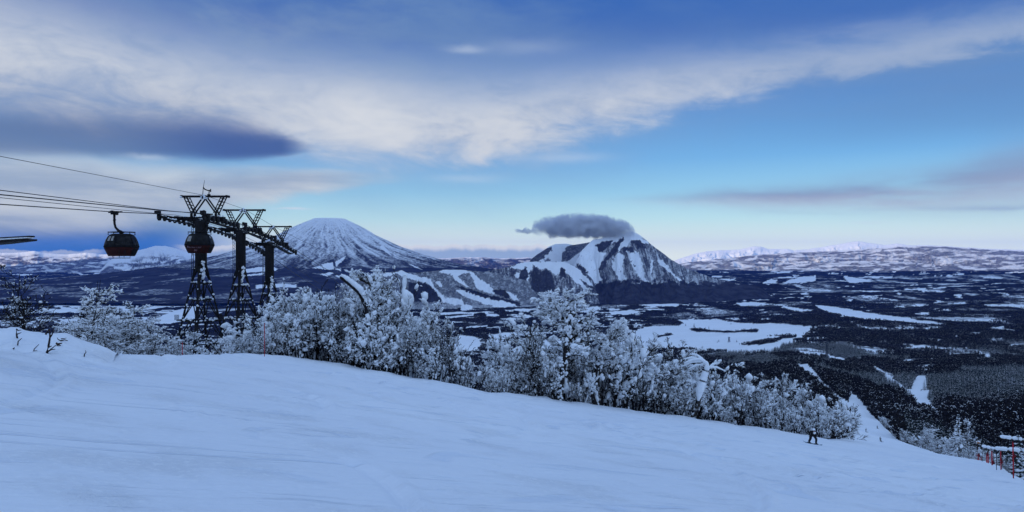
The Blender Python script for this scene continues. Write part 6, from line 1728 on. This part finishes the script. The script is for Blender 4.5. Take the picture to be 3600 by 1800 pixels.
def body_mesh(name, joints, bones, mat, root_joint, parent, sub=2):
    """One continuous figure grown over a skeleton with the Skin modifier."""
    names = list(joints); idx = {n: i for i, n in enumerate(names)}
    me = bpy.data.meshes.new(name); me.from_pydata([joints[n][0] for n in names], [(idx[a], idx[b]) for a, b in bones], []); me.update()
    o = link(bpy.data.objects.new(name, me), parent)
    md = o.modifiers.new('skin', 'SKIN'); md.use_smooth_shade = True; md.branch_smoothing = 0.4
    for n, i in idx.items():
        r = joints[n][1]; sv = me.skin_vertices[0].data[i]; sv.radius = (r, r) if not isinstance(r, tuple) else r; sv.use_root = n == root_joint
    ss = o.modifiers.new('smooth', 'SUBSURF'); ss.levels = sub; ss.render_levels = sub
    me.materials.append(mat)
    return o
def ellipsoid(name, c, r, mat, parent, n=(10, 14), cut=-2):
    m = MB(); rings = []
    for i in range(n[0] + 1):
        t = math.pi * i / n[0]
        rings.append([(c[0] + r[0] * math.sin(t) * math.cos(p), c[1] + r[1] * math.sin(t) * math.sin(p), c[2] - r[2] * math.cos(t)) for p in (2 * math.pi * k / n[1] for k in range(n[1]))])
    rings = [q for q in rings if q[0][2] - c[2] >= cut * r[2]]
    rings[0] = [(p[0] + 1e-4 * k, p[1], p[2]) for k, p in enumerate(rings[0])]
    m.loft(rings); return m.build(name, mat, parent)
def finger_glove(parent, wrist, d, side, mat, s=1.0):
    """A mitten-gloved hand: palm, four bent fingers of unequal length and a thumb off its side."""
    w = Vector(wrist); d = Vector(d).normalized(); x = d.cross(Vector((0, 0, 1))).normalized(); n = x.cross(d)
    m = MB(); m.loft([[tuple(w + d * t * s + x * a * math.cos(k / 8 * 6.283) * s + n * b * math.sin(k / 8 * 6.283) * s) for k in range(8)] for t, a, b in ((0, .034, .026), (.04, .048, .030), (.09, .050, .026), (.105, .044, .020))])
    for i, L_ in enumerate((0.070, 0.082, 0.076, 0.058)):
        b0 = w + d * 0.095 * s + x * (-0.036 + 0.024 * i) * s
        m.path([b0, b0 + (d * 0.6 - n * 0.15) * L_ * s * 0.6, b0 + (d * 0.95 - n * 0.5) * L_ * s], [0.0125 * s, 0.0115 * s, 0.009 * s])
    b0 = w + d * 0.03 * s + x * side * 0.04 * s
    m.path([b0, b0 + (d * 0.5 + x * side * 0.7) * 0.035 * s, b0 + (d * 0.9 + x * side * 0.6 - n * 0.2) * 0.062 * s], [0.015 * s, 0.0135 * s, 0.010 * s])
    return m.build('glove', mat, parent)

def snowboarder():
    p = hit(2857, 1561); k = p.y / F
    o = tag(empty('person', p), 'snowboarder in black with a white helmet, bent forward over a blue board beside the thicket', 'person')
    S = 55 * k / 1.30                       # the crouched figure is 55 photo pixels high
    q = lambda x, y, z: (x * S, y * S, z * S)
    tilt = -0.20                            # the board points down to the right
    bz = lambda x: 0.06 + math.tan(tilt) * x
    J = {'pelvis': (q(0.02, 0.10, 0.74), 0.155 * S), 'belly': (q(0.02, 0.0, 0.86), 0.15 * S), 'chest': (q(0.0, -0.10, 1.02), (0.19 * S, 0.15 * S)), 'neck': (q(-0.02, -0.22, 1.12), 0.07 * S), 'head': (q(-0.02, -0.28, 1.18), 0.09 * S),
         'shl': (q(-0.20, -0.12, 1.06), 0.10 * S), 'ell': (q(-0.36, -0.10, 0.90), 0.07 * S), 'wrl': (q(-0.33, -0.26, 0.74), 0.05 * S), 'shr': (q(0.20, -0.12, 1.06), 0.10 * S), 'elr': (q(0.36, -0.08, 0.92), 0.07 * S), 'wrr': (q(0.40, -0.24, 0.78), 0.05 * S),
         'hpl': (q(-0.12, 0.08, 0.70), 0.135 * S), 'knl': (q(-0.24, -0.12, 0.44), 0.105 * S), 'anl': (q(-0.30, 0.02, bz(-0.30) + 0.10), 0.085 * S), 'tol': (q(-0.31, -0.16, bz(-0.31) + 0.05), 0.06 * S),
         'hpr': (q(0.16, 0.08, 0.70), 0.135 * S), 'knr': (q(0.26, -0.12, 0.42), 0.105 * S), 'anr': (q(0.28, 0.02, bz(0.28) + 0.10), 0.085 * S), 'tor': (q(0.29, -0.16, bz(0.29) + 0.05), 0.06 * S)}
    B = [('pelvis', 'belly'), ('belly', 'chest'), ('chest', 'neck'), ('neck', 'head'), ('chest', 'shl'), ('shl', 'ell'), ('ell', 'wrl'), ('chest', 'shr'), ('shr', 'elr'), ('elr', 'wrr'), ('pelvis', 'hpl'), ('hpl', 'knl'), ('knl', 'anl'), ('anl', 'tol'), ('pelvis', 'hpr'), ('hpr', 'knr'), ('knr', 'anr'), ('anr', 'tor')]
    body_mesh('body', J, B, m_jacket, 'pelvis', o)
    ellipsoid('helmet', q(-0.02, -0.29, 1.24), tuple(c * S for c in (0.125, 0.145, 0.13)), m_helmet, o, cut=-0.35)
    ellipsoid('face', q(-0.02, -0.36, 1.165), tuple(c * S for c in (0.075, 0.075, 0.095)), m_skin, o)
    ellipsoid('goggles', q(-0.02, -0.42, 1.19), tuple(c * S for c in (0.08, 0.035, 0.04)), m_goggle, o)
    ellipsoid('bib', q(0.05, -0.26, 0.98), tuple(c * S for c in (0.12, 0.04, 0.11)), m_white, o)
    finger_glove(o, J['wrl'][0], (-0.2, -0.6, -0.7), 1, m_pants, S * 1.15); finger_glove(o, J['wrr'][0], (0.3, -0.6, -0.6), -1, m_pants, S * 1.15)
    def deck(x0, x1, name, mat, par):
        m = MB(); rings = []
        for t in np.linspace(x0, x1, 9):
            e = abs(t) / 0.80; w = 0.14 * (1 - max(0, e - 0.86) / 0.14 * 0.75); lift = 0.09 * max(0, e - 0.8) / 0.2
            c = bz(t) - 0.035 + lift
            rings.append([q(t, yy * w, c + zz) for yy, zz in ((-1, -0.012), (1, -0.012), (1, 0.012), (-1, 0.012))])
        m.loft(rings, True, False); return m.build(name, mat, par)
    bd = deck(-0.80, 0.42, 'snowboard', m_board, o); deck(0.425, 0.80, 'board_tip', m_boardtip, bd)
    for x in (-0.30, 0.285):
        m = MB(); m.box(q(x, -0.04, bz(x) + 0.01), (0.24 * S, 0.24 * S, 0.06 * S)); m.build('binding', m_ski, bd)
    return p
snowboarder()

def skier(px, py, hpx, label, lean=0.25, turn=0.0, Y=None):
    p = hit(px, py) if Y is None else Vector(((px - 1800) / F * Y, Y, gz((px - 1800) / F * Y, Y)))
    o = tag(empty('person', p, turn), label, 'person', 'skiers far down the run')
    S = hpx * p.y / F / 1.62
    q = lambda x, y, z: (x * S, y * S, z * S)
    J = {'pelvis': (q(0, 0.08, 0.80), 0.15 * S), 'chest': (q(lean * 0.5, -0.06, 1.18), (0.19 * S, 0.15 * S)), 'neck': (q(lean * 0.7, -0.12, 1.36), 0.07 * S), 'head': (q(lean * 0.8, -0.15, 1.46), 0.10 * S),
         'shl': (q(lean * 0.5 - 0.20, -0.06, 1.26), 0.09 * S), 'ell': (q(lean * 0.5 - 0.34, -0.16, 1.04), 0.07 * S), 'wrl': (q(lean * 0.5 - 0.30, -0.36, 0.96), 0.05 * S), 'shr': (q(lean * 0.5 + 0.20, -0.06, 1.26), 0.09 * S), 'elr': (q(lean * 0.5 + 0.34, -0.16, 1.04), 0.07 * S), 'wrr': (q(lean * 0.5 + 0.32, -0.36, 0.96), 0.05 * S),
         'hpl': (q(-0.11, 0.06, 0.76), 0.12 * S), 'knl': (q(-0.20 - lean * 0.4, -0.10, 0.46), 0.10 * S), 'anl': (q(-0.20 - lean, 0.02, 0.14), 0.08 * S), 'tol': (q(-0.20 - lean, -0.14, 0.09), 0.06 * S), 'hpr': (q(0.11, 0.06, 0.76), 0.12 * S), 'knr': (q(0.12, -0.10, 0.46), 0.10 * S), 'anr': (q(0.06, 0.02, 0.14), 0.08 * S), 'tor': (q(0.06, -0.14, 0.09), 0.06 * S)}
    B = [('pelvis', 'chest'), ('chest', 'neck'), ('neck', 'head'), ('chest', 'shl'), ('shl', 'ell'), ('ell', 'wrl'), ('chest', 'shr'), ('shr', 'elr'), ('elr', 'wrr'), ('pelvis', 'hpl'), ('hpl', 'knl'), ('knl', 'anl'), ('anl', 'tol'), ('pelvis', 'hpr'), ('hpr', 'knr'), ('knr', 'anr'), ('anr', 'tor')]
    body_mesh('body', J, B, m_jacket, 'pelvis', o, 1)
    ellipsoid('helmet', q(lean * 0.8, -0.15, 1.53), tuple(c * S for c in (0.115, 0.13, 0.12)), m_helmet_dark, o, (6, 8), -0.3)
    for x in (-0.20 - lean, 0.06):
        m = MB(); m.path([q(x, -0.85, 0.12), q(x, -0.72, 0.04), q(x, 0, 0.03), q(x, 0.75, 0.03)], [0.03 * S, 0.045 * S, 0.05 * S, 0.045 * S], 4); m.build('ski', m_ski, o)
    for x, w in ((-0.30, 'wrl'), (0.32, 'wrr')):
        m = MB(); a = J[w][0]; m.bar(a, (a[0], a[1] + 0.55 * S, 0.05 * S), 0.025 * S); m.build('ski_pole', m_ski, o)
for px, py, h, lab, ln, tn in ((3095, 1553, 17, 'nearest distant skier, carving down the right of the run', 0.28, 1.9), (3044, 1519, 14, 'distant skier in the middle of the run, upright', 0.08, 1.3),
                               (3002, 1494, 10, 'distant skier close to the dark round bush', 0.12, 2.4), (3084, 1507, 11, 'distant skier at the wood on the right side of the run', 0.15, 2.0)):
    skier(px, py, h, lab, ln, tn)
for px, Y, h, lab, tn in ((2941, 545, 8, 'left one of two tiny skiers where the run narrows', 1.5), (2961, 560, 8, 'right one of two tiny skiers where the run narrows', 2.2)):
    skier(px, 0, h, lab, 0.1, tn, Y)

# ------------------------------------------------------------------ far masts
m_galv = plain('galvanised', (0.10, 0.11, 0.14), 0.5, 0.6, 0.2, 2)
def pylon(name, px, pyb, pyt, Y, w, arms, label):
    x = (px - 1800) / F * Y; z0 = gz(x, Y) - 1; H = (900 - pyt) / F * Y - z0
    o = tag(empty(name, (x, Y, z0)), label, 'pylon')
    for sx, sy in ((-1, -1), (1, -1), (1, 1), (-1, 1)):
        m = MB(); m.bar((sx * w / 2, sy * w / 2, 0), (sx * w * 0.08, sy * w * 0.08, H), w * 0.11); m.build('leg', m_galv, o)
    m = MB(); lv = np.linspace(0, 0.95, 8)
    for a, b in zip(lv[:-1], lv[1:]):
        wa, wb = w / 2 * (1 - 0.84 * a), w / 2 * (1 - 0.84 * b)
        for sy in (-1, 1):
            m.bar((-wa, sy * wa, a * H), (wb, sy * wb, b * H), w * 0.06); m.bar((wa, sy * wa, a * H), (-wb, sy * wb, b * H), w * 0.06)
    m.build('bracing', m_galv, o)
    for f in arms:
        m = MB(); m.bar((-w * 0.62, 0, H * f), (w * 0.62, 0, H * f), w * 0.10, w * 0.12); m.build('cross_arm', m_galv, o)
pylon('power_pylon', 2563, 1221, 1184, 3300, 9, (0.80, 0.90), 'lattice power pylon standing on the big snow field')
pylon('lift_pylon', 2907, 1262, 1204, 1500, 5, (0.97, 0.80, 0.62), 'thin lift pylon above the woods left of the road strip')

# ------------------------------------------------------------------ tell look-alikes apart by their order from the left
def sort_labels():
    by = {}
    for o in COL.objects:
        if o.parent is None and o.get('category') and o.get('label'): by.setdefault(o['label'], []).append(o)
    names = {2: ('left one', 'right one'), 3: ('left one', 'middle one', 'right one')}
    nth = ('leftmost', 'second from left', 'third from left', 'fourth from left', 'fifth from left', 'sixth from left', 'seventh from left', 'eighth from left', 'ninth from left')
    for l, os_ in by.items():
        if not 2 <= len(os_) <= 9: continue
        os_.sort(key=lambda o: o.location.x / max(o.location.y, 1))
        for i, o in enumerate(os_):
            new = f"{l}, {names[len(os_)][i] if len(os_) in names else nth[i]}"
            if len(new.replace('-', ' ').split()) <= 16: o['label'] = new
sort_labels()
